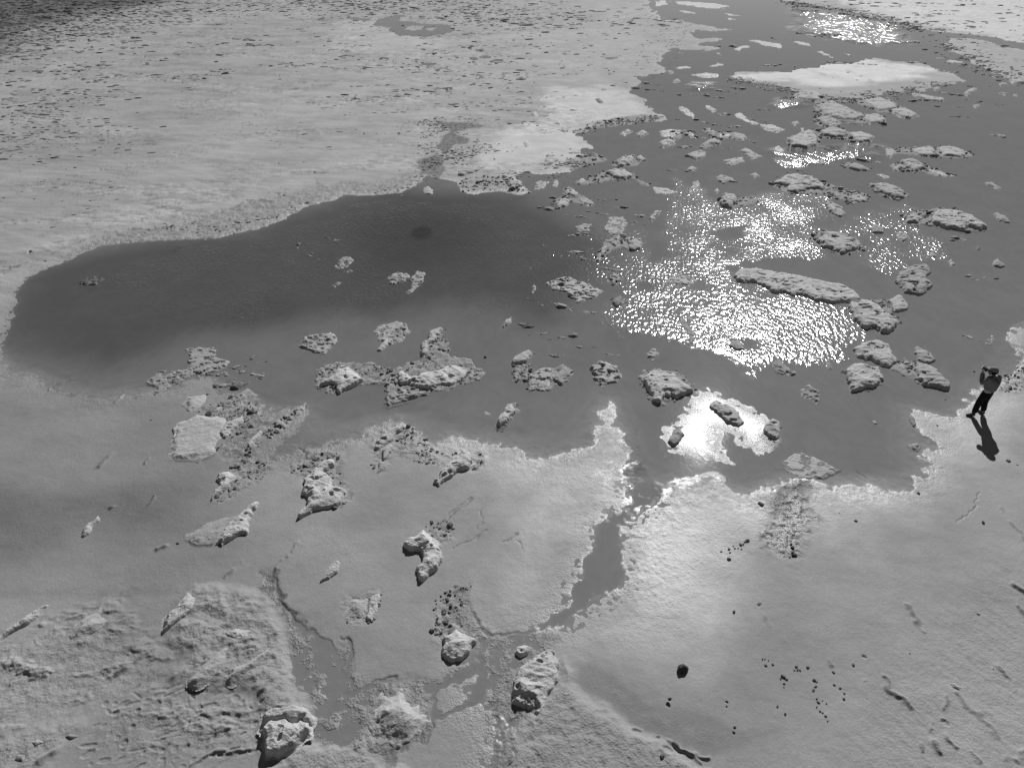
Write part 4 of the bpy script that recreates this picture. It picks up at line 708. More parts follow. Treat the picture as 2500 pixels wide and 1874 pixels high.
 ('F', [(1555, 752), (1580, 710), (1630, 720), (1700, 770), (1752, 830), (1740, 862), (1690, 852), (1620, 832), (1570, 792)], .22, 'ridged mound pointing down at the person', 'block', .31, GW),
 ('F', [(1445, 720), (1480, 690), (1560, 700), (1550, 760), (1500, 770)], .08, 'gritty neck between the lobed mound and the ridged one', 'crust', .28, GF),
 ('F', [(1545, 642), (1580, 605), (1640, 640), (1667, 680), (1650, 702), (1600, 692), (1560, 682)], .18, 'small mound above the ridged mound', 'block', .29, GW),
 ('F', [(1130, 762), (1180, 732), (1260, 720), (1320, 740), (1362, 800), (1330, 852), (1270, 852), (1190, 880), (1160, 832)], .24, 'flat angular mound below the lobed mound', 'block', .36, GW),
 ('F', [(690, 702), (750, 680), (800, 740), (852, 770), (800, 782), (730, 762)], .08, 'broken sparkling crust under the glitter', 'crust', .22, GF),
 ('F', [(1018, 690), (1040, 678), (1062, 740), (1030, 742)], .06, 'tiny dark crust right of the broken sparkling crust', 'crust', .17, GF),
 ('F', [(865, 872), (910, 835), (982, 870), (992, 910), (950, 952), (930, 920), (880, 912)], .10, 'dark arched crust patch in the calm water right of the glare', 'crust', .2, GF),
 ('F', [(330, 962), (360, 930), (430, 960), (500, 1020), (527, 1060), (500, 1082), (430, 1062), (350, 1012)], .15, 'flat cigar shaped block lying on the glaring wet flat', 'block', .34, GW),
 ('F', [(650, 1092), (700, 1050), (752, 1080), (747, 1120), (722, 1172), (690, 1162), (655, 1132)], .25, 'dark sided block at the right tip of the glaring wet flat', 'block', .32, GW),
 ('F', [(78, 1172), (110, 1110), (150, 1100), (177, 1140), (150, 1182), (100, 1197)], .22, 'rounded grey lump at the left of the glaring wet flat', 'block', .28, GW),
 ('F', [(760, 1290), (830, 1250), (900, 1240), (980, 1280), (1090, 1340), (1000, 1400), (900, 1380), (820, 1370)], .05, 'pale speckled crust above the sparkling mud strip', 'crust', .28, GF),
 ('F', [(445, 602), (460, 555), (510, 565), (532, 620), (480, 622)], .14, 'low lump inside the lower glitter', 'block', .28, GW),
 ('F', [(1300, 1050), (1320, 1046), (1337, 1065), (1310, 1070)], .08, 'tiny stone in the calm water right of the glaring flat', 'block', .2, GW),
 ('F', [(1520, 1020), (1550, 1030), (1567, 1070), (1550, 1082), (1530, 1052)], .12, 'dark sliver of crust at the shore point left of the person', 'block', .2, GW),
 ('F', [(1515, 1192), (1570, 1185), (1592, 1215), (1570, 1237), (1530, 1222)], .1, 'gritty dark lump in the shore bay below the sliver', 'crust', .18, GF),
 ('F', [(1990, 562), (2020, 530), (2042, 570), (2020, 587)], .06, 'faint gritty bit in the water above the person', 'crust', .22, GF),
 ('F', [(145, 430), (180, 430), (210, 480), (242, 570), (200, 612), (165, 602), (200, 540), (170, 490)], .08, 'curved sparkling crust left of the lower glitter', 'crust', .2, GF),
 # --- lower left
 ('D', [(1035, 1130), (1060, 1070), (1200, 1010), (1330, 1040), (1370, 1080), (1320, 1150), (1300, 1250), (1180, 1300), (1020, 1280), (1012, 1200)], .09, 'wide smooth white slab with a round upper edge', 'soft', .40, GS),
 ('D', [(1310, 1132), (1350, 1080), (1420, 1050), (1452, 1030), (1452, 1060), (1412, 1102), (1340, 1162)], .2, 'lumpy block along the right side of the smooth white slab', 'block', .36, GS),
 ('D', [(1035, 1165), (1040, 1110), (1080, 1085), (1090, 1110), (1055, 1140), (1050, 1170)], .16, 'thin raised lip on the left rim of the smooth white slab', 'block', .40, GS),
 ('D', [(1150, 1170), (1180, 1120), (1240, 1090), (1250, 1105), (1200, 1145)], .12, 'low pale ridge on top of the smooth white slab', 'soft', .42, GS),
 ('D', [(1490, 1200), (1515, 1150), (1560, 1115), (1570, 1130), (1530, 1180), (1500, 1212)], .2, 'pale narrow block at the lower end of the gritty ridge', 'block', .38, GS),
 ('D', [(1570, 1130), (1600, 1080), (1660, 1050), (1740, 1000), (1832, 950), (1822, 990), (1740, 1070), (1622, 1160)], .14, 'long gritty ridge slanting up right from the pale narrow block', 'crust', .27, GS),
 ('D', [(1300, 1412), (1320, 1380), (1370, 1370), (1412, 1390), (1390, 1432), (1340, 1490), (1280, 1532), (1310, 1480)], .26, 'hook shaped pale block above the slanting slab', 'block', .37, GS),
 ('D', [(1280, 1002), (1300, 975), (1327, 970), (1312, 997), (1282, 1012)], .15, 'small pale block above the smooth white slab', 'block', .36, GS),
 ('D', [(1090, 960), (1140, 910), (1210, 905), (1222, 940), (1170, 1002), (1130, 1007)], .12, 'low pale slab above the left of the smooth white slab', 'soft', .38, GS),
 ('D', [(1830, 1412), (1870, 1360), (1930, 1330), (2000, 1300), (2002, 1330), (1945, 1370), (2000, 1420), (1995, 1450), (2060, 1480), (2067, 1512), (2030, 1562), (1960, 1592), (1890, 1602), (1850, 1632), (1800, 1655), (1788, 1640), (1840, 1560), (1820, 1500), (1830, 1460)], .32, 'big pale block shaped like a running figure left of centre', 'block', .40, GS),
 ('G', [(1300, 312), (1340, 270), (1400, 180), (1480, 110), (1532, 80), (1537, 110), (1495, 170), (1502, 190), (1470, 272), (1400, 292), (1320, 342)], .25, 'slanting pointed block with a smooth slab on its left', 'block', .38, GS),
 ('G', [(1100, 270), (1240, 200), (1400, 150), (1470, 110), (1400, 190), (1330, 290), (1180, 330)], .06, 'smooth thin slab on the left of the slanting pointed block', 'soft', .33, GS),
 ('G', [(490, 282), (500, 240), (530, 205), (570, 190), (602, 155), (607, 182), (560, 220), (542, 262), (500, 287)], .18, 'small pale ridge alone on the dull left flat', 'block', .35, GS),
 ('G', [(-30, 920), (0, 885), (60, 830), (130, 780), (200, 730), (290, 690), (240, 740), (165, 802), (80, 852), (0, 912)], .24, 'knotted ridge entering at the left edge', 'block', .34, GS),
 ('G', [(430, 872), (470, 800), (560, 740), (620, 680), (692, 640), (640, 702), (600, 762), (680, 780), (600, 832), (460, 902)], .14, 'soft pale hump right of the knotted ridge', 'soft', .33, GS),
 ('G', [(995, 842), (1030, 740), (1120, 640), (1182, 660), (1172, 722), (1100, 772), (1060, 802)], .16, 'pale hump on the upper left of the big granular shelf', 'block', .34, GS),
 ('G', [(1155, 1162), (1160, 1130), (1240, 1060), (1340, 970), (1382, 960), (1342, 1062), (1300, 1122), (1190, 1182)], .24, 'bulging ridge, left of two on the granular shelf', 'soft', .34, GS),
 ('G', [(1365, 1152), (1380, 1090), (1460, 1050), (1560, 1000), (1622, 960), (1602, 1012), (1520, 1082), (1442, 1132), (1390, 1162)], .26, 'bulging ridge with a dark hollow, right of two on the granular shelf', 'soft', .34, GS),
 ('G', [(1360, 872), (1420, 840), (1500, 850), (1492, 922), (1420, 912)], .14, 'small knotted lump above the two bulging ridges', 'block', .33, GS),
 ('G', [(1590, 1400), (1600, 1350), (1650, 1330), (1770, 1308), (1832, 1330), (1872, 1390), (1842, 1440), (1820, 1400), (1700, 1400)], .30, 'upper knobs of the big rock at the corner of the shelf', 'block', .34, GS),
 ('G', [(1580, 1440), (1620, 1412), (1700, 1400), (1820, 1420), (1852, 1470), (1780, 1542), (1700, 1592), (1600, 1615), (1580, 1530)], .29, 'big rock with a dark hole and deep shadow at the corner of the shelf', 'block', .38, GS),
 ('G', [(100, 1622), (120, 1590), (170, 1590), (152, 1642)], .2, 'dark sided knob in the bottom left corner', 'soft', .30, GS),
 ('G', [(390, 1482), (430, 1460), (472, 1480), (430, 1502)], .16, 'small dark knob above the bottom left corner', 'soft', .25, GS),
 ('G', [(200, 1522), (240, 1500), (272, 1520), (222, 1547)], .16, 'pale round knob left of the small dark knob', 'soft', .32, GS),
 ('G', [(1925, 552), (1955, 490), (2015, 420), (2042, 430), (2032, 492), (1980, 532)], .18, 'small knotted mound alone between the running figure block and the slab', 'block', .34, GS),
 ('H', [(110, 652), (160, 640), (240, 650), (232, 762), (160, 762), (110, 742)], .08, 'wide low half of the split slab', 'soft', .36, GS),
 ('H', [(255, 640), (300, 620), (312, 640), (297, 722), (270, 782), (237, 782), (245, 700)], .14, 'narrow upright half of the split slab', 'block', .37, GS),
 # --- lower centre
 ('H', [(450, 352), (460, 320), (520, 290), (580, 245), (630, 280), (690, 340), (697, 390), (680, 432), (650, 482), (580, 542), (545, 552), (550, 460), (570, 400), (540, 372), (470, 367)], .34, 'bent pale block like an arrowhead in the lower centre', 'block', .40, GS),
 ('H', [(680, 1002), (690, 900), (780, 835), (830, 870), (872, 920), (860, 972), (800, 1012), (720, 1027)], .28, 'pale triangular rock beside the channel junction', 'block', .40, GS),
 ('H', [(1125, 977), (1140, 940), (1180, 925), (1217, 940), (1200, 977), (1160, 997)], .24, 'small pale boulder with a black shadow in the channel', 'block', .42, GS),
 ('H', [(1105, 1202), (1110, 1150), (1160, 1070), (1240, 1000), (1330, 950), (1350, 1000), (1392, 1060), (1382, 1130), (1332, 1200), (1292, 1290), (1282, 1342), (1250, 1362), (1230, 1300), (1190, 1290), (1150, 1272), (1110, 1232)], .28, 'large pitted rock with dark hollows right of the channel', 'block', .36, GS),
 ('H', [(250, 1442), (260, 1320), (340, 1240), (460, 1180), (480, 1240), (540, 1330), (580, 1382), (520, 1472), (430, 1522), (280, 1522)], .22, 'pale peaked hump between two channels at the bottom', 'soft', .38, GS),
 ('H', [(1090, 1600), (1110, 1560), (1140, 1600), (1120, 1650), (1090, 1640)], .25, 'dark sided knob on the channel bank at the bottom edge', 'soft', .3, GS),
 ('H', [(2095, 1087), (2100, 1060), (2130, 1050), (2162, 1070), (2152, 1092), (2110, 1102)], .28, 'black rock alone on the pale flat at lower right', 'block', .055, None),
 ('I', [(1760, 1160), (1790, 1160), (1830, 1190), (1815, 1210), (1780, 1190)], .13, 'pale thumb shaped stone at the head of a ridge line', 'soft', .38, GS),
 ('I', [(2010, 1065), (2030, 1068), (2025, 1080)], .10, 'small pale stone above the thumb shaped stone', 'soft', .35, GS),
 ('I', [(1915, 735), (1945, 735), (1940, 752)], .10, 'small white stone with dark underside on the right flat', 'soft', .45, GS),
]
for t_, q_, h_, lb, sty, a_, g_ in BL:
    nm, ct = {'block': ('mud_mound', 'mud mound'), 'crust': ('crust_patch', 'crust patch'), 'soft': ('salt_hump', 'salt hump')}[sty]
    if 'rock' in lb or 'stone' in lb or 'boulder' in lb: nm, ct = 'rock', 'rock'
    M(t_, q_, h_, lb, nm, ct, g_, sty, a_)

# ------------------------------------------------------------------ stones and broken crust
def ico():
    p = (1 + 5**.5) / 2
    v = np.array([(-1, p, 0), (1, p, 0), (-1, -p, 0), (1, -p, 0), (0, -1, p), (0, 1, p), (0, -1, -p), (0, 1, -p), (p, 0, -1), (p, 0, 1), (-p, 0, -1), (-p, 0, 1)]) / math.sqrt(1 + p * p)
    f = np.array([(0, 11, 5), (0, 5, 1), (0, 1, 7), (0, 7, 10), (0, 10, 11), (1, 5, 9), (5, 11, 4), (11, 10, 2), (10, 7, 6), (7, 1, 8), (3, 9, 4), (3, 4, 2), (3, 2, 6), (3, 6, 8), (3, 8, 9), (4, 9, 5), (2, 4, 11), (6, 2, 10), (8, 6, 7), (9, 8, 1)])
    return v, f
IV, IF = ico()
def ico2():
    v = [tuple(q) for q in IV]; f = []; mid = {}
    def m_(a, b):
        k = (min(a, b), max(a, b))
        if k not in mid:
            q = (np.array(v[a]) + np.array(v[b])); q /= np.linalg.norm(q); v.append(tuple(q)); mid[k] = len(v) - 1
        return mid[k]
    for a, b, c in IF: ab, bc, ca = m_(a, b), m_(b, c), m_(c, a); f += [(a, ab, ca), (b, bc, ab), (c, ca, bc), (ab, bc, ca)]
    return np.array(v), np.array(f)
IV2, IF2 = ico2()
def lumps(name, pts, label, rng):
    """many small lumps joined in one mesh; pts rows: x, y, z, sx, sy, sz, angle, albedo"""
    n = len(pts); pts = np.array(pts, float)
    V = np.repeat(IV[None], n, 0) * (1 + rng.uniform(-.28, .28, (n, 12, 1)))
    V = V * pts[:, None, 3:6]; ca, sa = np.cos(pts[:, 6])[:, None], np.sin(pts[:, 6])[:, None]
    co = np.stack([V[..., 0] * ca - V[..., 1] * sa + pts[:, None, 0], V[..., 0] * sa + V[..., 1] * ca + pts[:, None, 1], V[..., 2] + pts[:, None, 2]], -1).reshape(-1, 3)
    F = (IF[None] + 12 * np.arange(n)[:, None, None]).reshape(-1, 3)
    al = np.repeat(pts[:, 7], 12)
    me_ = mesh_np(name, co, F, MC, dict(alb=al, wet=np.full(len(al), .3), grit=np.full(len(al), .6)), smooth=False)
    return tag(link(name, me_), label, None, None, 'stuff')
rng = np.random.RandomState(11)
def gz_arr(px_, py_):
    r_ = np.clip(np.searchsorted(-Y2[:, 0], -py_), 0, nr - 1); kx = px_ / np.maximum(Y2[r_, 0], 1e-6)
    lo = X2[r_, 0]; out_ = np.empty(len(px_))
    for i in range(len(px_)):
        c_ = min(nc - 1, int(np.searchsorted(X2[r_[i]], px_[i]))); out_[i] = Z2[r_[i], c_]
    return out_
# gravel on the aprons and along the shores
pts = []
allap = APRONS[:-4] + APRONS[-2:]
for q in allap:
    area = abs(.5 * np.sum(q[:, 0] * np.roll(q[:, 1], 1) - q[:, 1] * np.roll(q[:, 0], 1))); dist = q[:, 1].mean()
    n = int(min(900, area * (45 if dist < 32 else 14)))
    X_ = rng.uniform(q[:, 0].min(), q[:, 0].max(), n * 3); Y_ = rng.uniform(q[:, 1].min(), q[:, 1].max(), n * 3)
    cl = fbm(X_ / .7, Y_ / .7, 3, 2); k = (sdf(q, X_, Y_, 1) > -.05) & (cl > -.1); X_, Y_ = X_[k][:n], Y_[k][:n]
    s = np.exp(rng.normal(-3.55, .45, len(X_))) * (1 if dist < 32 else 1.9)
    for a_, b_, c_ in zip(X_, Y_, s): pts.append((a_, b_, 0, c_ * rng.uniform(.8, 1.7), c_, c_ * rng.uniform(.5, 1.0), rng.uniform(0, 3.14), rng.uniform(.10, .32)))
# shore fringes: the gritty rim of the salt shore over the dark pool and the lake
def fringe(pl, n, w, smin, smax, a0=.08, a1=.3):
    seg = np.diff(pl, axis=0); L_ = np.hypot(seg[:, 0], seg[:, 1]); cum = np.concatenate([[0], np.cumsum(L_)])
    for k in range(n):
        t = rng.uniform(0, cum[-1]); i = min(len(seg) - 1, int(np.searchsorted(cum, t) - 1)); i = max(i, 0)
        q = pl[i] + seg[i] * (t - cum[i]) / max(L_[i], 1e-6) + rng.normal(0, w, 2)
        if fbm(np.array([q[0] / 1.5]), np.array([q[1] / 1.5]), 2, 3)[0] < -.15: continue
        s = math.exp(rng.uniform(math.log(smin), math.log(smax)))
        s *= .75; pts.append((q[0], q[1], 0, s * rng.uniform(1, 2.6), s, s * rng.uniform(.35, .7), rng.normal(.2, .5), rng.uniform(a0 + .05, a1 + .05)))
fringe(PM(('B', [(600, 1045), (540, 1085), (440, 1140), (300, 1150), (200, 1165), (100, 1155), (0, 1180)]), ('A', [(1830, 1220), (1700, 1290), (1560, 1340), (1300, 1380), (1100, 1350)])), 260, .5, .03, .09)
fringe(P('A', [(1300, 1300), (1150, 1330), (900, 1390), (620, 1450), (420, 1500), (200, 1580), (60, 1650)]), 70, .5, .025, .06)
fringe(P('B', [(640, 735), (700, 780), (660, 870), (700, 960), (600, 1000), (900, 900), (1000, 880)]), 900, .9, .03, .11)
fringe(P('B', [(1130, 1050), (1280, 1040), (1440, 1010), (1530, 920)]), 500, .6, .03, .12)
fringe(P('B', [(1500, 800), (1700, 740), (1900, 720), (2000, 705)]), 350, .4, .05, .12)
fringe(P('B', [(1840, 470), (1900, 400), (1960, 370), (1980, 290), (2100, 200), (2200, 150)]), 260, 1.4, .06, .16)
fringe(P('C', [(430, 475), (560, 497), (700, 525), (850, 560), (1000, 590), (1200, 590), (1400, 560), (1620, 540), (1640, 510), (1850, 500)]), 900, .7, .06, .18)
fringe(P('C', [(800, 12), (960, 40), (1150, 62), (1290, 100), (1450, 130), (1560, 170), (1700, 190)]), 800, 1.6, .1, .3)
fringe(P('C', [(1740, 270), (1860, 350), (1980, 410), (2100, 470), (2211, 490)]), 500, 1.2, .08, .22)
fringe(P('C', [(1640, 150), (1800, 250), (1700, 350), (1900, 420), (2050, 490)]), 120, 3, .08, .2, .1, .3)
for q, n_ in ((P('C', [(0, 450), (600, 500), (900, 600), (1500, 720), (1200, 1100), (300, 1150), (-300, 1100), (-100, 700)]), 330), (P('C', [(1500, 600), (2200, 500), (2300, 1600), (1700, 1500), (1300, 1000)]), 200), (P('B', [(1300, 1150), (1900, 1150), (2000, 1600), (1500, 1650)]), 120),
              (P('F', [(1300, 300), (2211, 100), (2211, 500), (1900, 700), (1500, 800)]), 60), (P('E', [(900, 300), (1500, 250), (1900, 600), (1700, 750), (1100, 600)]), 90), (P('D', [(1300, 700), (1600, 640), (1560, 860), (1300, 900)]), 160), (P('A', [(1300, 1500), (2100, 1350), (2100, 1600)]), 25), (P('C', [(300, 150), (1600, 250), (1700, 400), (400, 420)]), 90)):
    cx_ = []
    for k in range(n_ // 6):
        cx_.append((rng.uniform(q[:, 0].min(), q[:, 0].max()), rng.uniform(q[:, 1].min(), q[:, 1].max())))
    cs_ = np.array(cx_); ins_ = sdf(q, cs_[:, 0], cs_[:, 1], 1) > 0
    for (a_, b_), ok in zip(cx_, ins_):
        if not ok: continue
        g_ = math.hypot(b_, HGT) / 30; an_ = rng.normal(-.35, .5)
        for _ in range(rng.randint(3, 16)):
            t_ = rng.normal(0, .28) * g_; u_ = rng.normal(0, .09) * g_; s = math.exp(rng.normal(-3.1, .5)) * g_
            pts.append((a_ + t_ * math.cos(an_) - u_ * math.sin(an_), b_ + t_ * math.sin(an_) + u_ * math.cos(an_), 0, s * rng.uniform(1, 2.2), s, s * rng.uniform(.3, .6), an_, rng.uniform(.08, .33)))
pa = np.array(pts); pa[:, 2] = np.maximum(gz_arr(pa[:, 0], pa[:, 1]), -.01) + pa[:, 5] * .15
lumps('crust_fragments', pa, 'gritty broken crust fragments strewn along the shores and round the mounds', rng)
# dark dashes over the far salt flat: low ridgelets lying across the view
pts = []
def dashes(tile, quad, n, lmin, lmax, a0, a1, thr=-.05, ang=.12):
    q = P(tile, quad); m_ = 0; tries = 0
    us_ = np.array(quad, float); n = int(n * .58)
    while m_ < n and tries < n * 12:
        tries += 1
        u = rng.uniform(us_[:, 0].min() - 260, us_[:, 0].max() + 260); v_ = rng.uniform(us_[:, 1].min() - 10, us_[:, 1].max() + 20)
        gx, gy = P(tile, [(u, v_)])[0]
        if sdf(q, np.array([gx]), np.array([gy]), 12)[0] < rng.normal(0, 1) * gy * .05: continue
        if fbm(np.array([gx / 4.]), np.array([gy / 3.]), 3, 5)[0] < thr: continue
        l = .8 * math.exp(rng.uniform(math.log(lmin * .6), math.log(lmax)) + .2 * abs(rng.normal())) * gy / 50; m_ += 1
        pts.append((gx, gy, 0, l * rng.uniform(.8, 2.2), l * rng.uniform(.3, .6), l * rng.uniform(.12, .32), rng.normal(ang, .25), rng.uniform(a0 + .03, a1 + .09)))
dashes('A', [(-300, 420), (0, 280), (400, 170), (900, 80), (1600, 0), (1600, -60), (2400, -60), (2300, 60), (1600, 60), (900, 150), (400, 260), (0, 360)], 3600, .05, .14, .08, .18, -.5)
dashes('A', [(-300, 420), (0, 270), (400, 160), (900, 70), (900, 20), (1000, -80), (-400, -80)], 6500, .05, .15, .01, .03, -.9)
dashes('A', [(500, 200), (1500, 180), (2000, 320), (2300, 420), (1900, 480), (1200, 480), (700, 540), (300, 420)], 620, .06, .2, .06, .16, .12)
dashes('A', [(0, 400), (1000, 380), (1300, 480), (800, 560), (600, 700), (450, 900), (0, 960)], 900, .06, .2, .07, .18, .05)
dashes('A', [(-100, 600), (400, 600), (450, 850), (-100, 950)], 700, .05, .15, .07, .2, -.3)
dashes('A', [(0, 950), (1200, 800), (2200, 500), (2200, 800), (1000, 1250), (0, 1450)], 240, .05, .15, .08, .18, .12)
dashes('B', [(0, 0), (1000, -40), (1300, 60), (1300, 160), (800, 140), (480, 90), (200, 110), (0, 80)], 2000, .05, .15, .11, .22, -.5)
dashes('B', [(800, 120), (1900, 60), (1900, 130), (1300, 170), (900, 200)], 500, .06, .2, .07, .18, 0)
dashes('B', [(250, 320), (700, 280), (1000, 280), (900, 370), (1300, 420), (800, 500), (300, 600), (500, 400)], 520, .06, .2, .07, .2, .0)
dashes('B', [(200, 560), (700, 480), (1200, 600), (1300, 760), (1000, 800), (700, 700), (300, 700)], 320, .05, .16, .07, .2, .08)
dashes('B', [(0, 150), (1900, 120), (1950, 300), (1700, 500), (1300, 520), (1000, 700), (400, 800), (0, 600)], 900, .04, .16, .06, .2, -.05)
dashes('C', [(450, 450), (1200, 370), (1800, 450), (1500, 560), (900, 560)], 90, .04, .12, .12, .25, -.05, -.2)
dashes('C', [(900, -40), (2300, -40), (2300, 240), (1700, 150), (1200, 40)], 600, .06, .18, .12, .26, .05, -.2)
dashes('C', [(1800, 230), (2300, 300), (2300, 460), (1950, 400)], 200, .05, .15, .1, .24, .0, -.2)
pa = np.array(pts); pa[:, 2] = gz_arr(pa[:, 0], pa[:, 1]) + pa[:, 5] * .3
lumps('crust_ridgelets', pa, 'small dark crust ridgelets dashed over the far salt flat', rng)

# single stones one can point at
def stone(tile, px_, py_, r_px, label, a=.07, group=None, flat=.55):
    gx, gy = P(tile, [(px_, py_)])[0]; s = r_px / 2.4567 / FPX * math.hypot(gy, HGT)
    nrm = rng.uniform(-.30, .25, len(IV2)); v = np.clip(IV2 * (1 + nrm[:, None]), -.82, .82) * np.array([s * rng.uniform(1, 1.35), s * rng.uniform(.65, 1), s * flat * rng.uniform(.7, 1.2)]); a = a * rng.uniform(.8, 1.7)
    me_ = mesh_np('stone', v, IF2, MC, dict(alb=np.full(len(v), a), wet=np.full(len(v), .3), grit=np.full(len(v), .6)), smooth=False)
    o = link('stone', me_, None, (gx, gy, max(0, ground_z(gx, gy)) + s * flat * .45)); o.rotation_euler = (0, 0, rng.uniform(0, 6)); tag(o, label, 'stone', group); return o
ORD = ['topmost', 'second from the top', 'third from the top', 'fourth from the top', 'fifth from the top', 'sixth from the top', 'seventh from the top', 'eighth from the top', 'ninth from the top', 'tenth from the top', 'eleventh from the top', 'twelfth from the top', 'thirteenth from the top']
def stones(tile, lst, where, a, group, kind='dark bit', side=False):
    for k, q in enumerate(sorted(lst, key=lambda q: q[0] if side else q[1])):
        o_ = ORD[k] if not side else ('leftmost' if k == 0 else ORD[k].replace('top', 'left'))
        stone(tile, *q, kind + ', ' + o_ + ' ' + where, a, group)
G1 = 'dark bits scattered at lower right'
stones('I', [(660, 1050, 8), (640, 1013, 6), (655, 1013, 5), (675, 1020, 5), (702, 1045, 7)], 'in the cluster starting the lower right scatter', .06, G1, 'dark bit', True)
stones('I', [(765, 1118, 12), (750, 1130, 7), (785, 1135, 9), (770, 1160, 7), (768, 1182, 5)], 'in the broken ring at lower right', .07, G1, 'dark bit', False)
stones('I', [(843, 1060, 8), (850, 1075, 9), (865, 1080, 8), (832, 1080, 5)], 'in the clump above the broken ring', .06, G1, 'dark bit', True)
stones('I', [(950, 1140, 9), (965, 1150, 6), (958, 1178, 8), (945, 1200, 8), (965, 1250, 7), (975, 1272, 9), (965, 1300, 6), (985, 1325, 7), (1000, 1335, 5), (1018, 1355, 8), (1030, 1385, 5), (1000, 1262, 4), (1023, 1280, 5)], 'in the long string at lower right', .07, G1, 'dark bit', False)
stones('I', [(1065, 1092, 8), (1070, 1168, 8), (1105, 1188, 8), (1130, 1218, 7), (1127, 1252, 8)], 'in the short string beside the long one', .07, G1, 'dark bit', False)
stone('I', 912, 1063, 9, 'oval dark stone right of the tight clump', .07)
stone('I', 730, 1296, 7, 'upper of two small dark stones below the broken ring', .07); stone('I', 776, 1342, 8, 'lower of two small dark stones below the broken ring', .07)
stone('I', 1183, 1048, 10, 'tilted dark stone right of the scatter', .08); stone('I', 470, 731, 11, 'dark stone alone on the pale flat above the black rock', .05)
stone('I', 1200, 184, 10, 'dark stone below the calm bay', .05); stone('I', 1962, 196, 11, 'dark stone below the shadow of the person', .05)
stone('I', 1103, 135, 4, 'tiny stone left above the dark stone below the calm bay', .06)
stone('I', 1521, 982, 5, 'tiny dark stone among the ridges at right', .06); stone('I', 620, 690, 4, 'tiny stone in a faint ring on the pale flat', .06)
stone('I', 632, 78, 16, 'flat black sliver at the glitter foot', .03, None, .3)
stone('I', 35, 1615, 13, 'dark stone on the rough bank at the bottom', .06)
stone('F', 2113, 1297, 13, 'low dark stone right of the shadow of the person', .12, None, .4); stone('F', 2167, 1320, 7, 'smaller low stone right of the shadow of the person', .14, None, .4)
stone('F', 1690, 1080, 6, 'tiny stone on the shore point left of the person', .07); stone('F', 1912, 755, 6, 'tiny dark stone in the water above the person', .05); stone('F', 1740, 922, 5, 'tiny dark stone in the water left of the person', .07)
stone('E', 945, 668, 11, 'black stone right above the large central island', .03)
stone('D', 1243, 892, 8, 'dark stone above the smooth white slab', .06); stone('D', 1385, 915, 15, 'dark stone in the wet crust above the smooth white slab', .05)
stone('D', 908, 1052, 5, 'tiny stone on the dull left flat', .08); stone('D', 925, 1511, 5, 'tiny stone at the end of a thin line on the left flat', .07)
stone('G', 1070, 318, 9, 'dark stone left of the smooth thin slab', .09)
G2 = 'black stones by the sparkling mud'
stones('I', [(550, 303, 11), (510, 328, 9), (525, 325, 6), (475, 350, 6), (440, 355, 9), (445, 375, 6), (440, 415, 12), (393, 370, 6), (495, 350, 5), (515, 355, 6), (465, 337, 5), (535, 312, 6)], 'in the group beside the sparkling mud', .035, G2, 'black stone', True)
stones('I', [(812, 322, 11), (820, 345, 13), (832, 385, 15), (820, 375, 9), (805, 400, 7)], 'in the pile ending the sparkling mud', .03, G2, 'black stone', False)
G3 = 'dark stones on the wet rise above the slanting slab'
stones('D', [(1480, 1225, 12), (1475, 1255, 11), (1500, 1240, 9), (1455, 1290, 9), (1500, 1265, 8), (1470, 1300, 10)], 'in the pile under the gritty ridge', .05, G3, 'dark stone', False)
stones('D', [(1390, 1335, 13), (1415, 1330, 12), (1435, 1328, 9), (1360, 1360, 9)], 'in the row above the hook shaped block', .06, G3, 'dark stone', True)
G4 = 'dark stones round the knotted mud above the triangular rock'
stones('H', [(715, 655, 15), (740, 690, 14), (735, 605, 9), (765, 625, 9), (690, 720, 10), (660, 770, 11), (680, 850, 11), (655, 790, 8), (690, 740, 8)], 'in the ring above the triangular rock', .08, G4, 'dark stone', False)

# ------------------------------------------------------------------ the photographer
FX, FY = map(float, ground(2390, 1013))
FZ = max(0, ground_z(FX, FY))
view_az = math.atan2(FX, FY)
face_az = view_az - math.radians(62)
root = bpy.data.objects.new('person', None); C.objects.link(root); root.location = (FX, FY, FZ - .01)
root.rotation_euler = (0, 0, -face_az); root.scale = (1.06, 1.06, 1.03)                                      # local +Y is where the person looks
tag(root, 'person in cap, grey jacket and black trousers photographing, standing on the pale shore at right', 'person')
m_skin = plain('skin', .42, .6, .4, 20, .1); m_jacket = plain('jacket_cloth', .16, .85, .2, 9, .35, .02); m_trouser = plain('trouser_cloth', .012, .9, .15, 12, .3, .01)
m_cap = plain('cap_cloth', .20, .8, .2, 20, .2); m_boot = plain('boot_leather', .06, .6, .4, 20, .3); m_strap = plain('strap_web', .012, .8, .2); m_cam = plain('camera_body', .02, .4, .5, 40, .2); m_lens = plain('lens_metal', .03, .3, .5); m_glass = plain('lens_glass', .01, .05, .8)
def skin(name, verts, edges, radii, m, parent, levels=2):
    me_ = bpy.data.meshes.new(name); me_.from_pydata(verts, edges, []); ob = bpy.data.objects.new(name, me_); C.objects.link(ob)
    md = ob.modifiers.new('s', 'SKIN'); md.use_smooth_shade = True
    for i, r_ in enumerate(radii):
        rr = r_ if isinstance(r_, tuple) else (r_, r_); me_.skin_vertices[0].data[i].radius = rr; me_.skin_vertices[0].data[i].use_root = (i == 0)
    ms = ob.modifiers.new('u', 'SUBSURF'); ms.levels = levels; ms.render_levels = levels
    dg = bpy.context.evaluated_depsgraph_get(); dg.update(); ev = ob.evaluated_get(dg); m2 = bpy.data.meshes.new_from_object(ev)
    C.objects.unlink(ob); bpy.data.objects.remove(ob); m2.materials.clear(); m2.materials.append(m); m2.name = name
    for p_ in m2.polygons: p_.use_smooth = True
    return link(name, m2, parent)
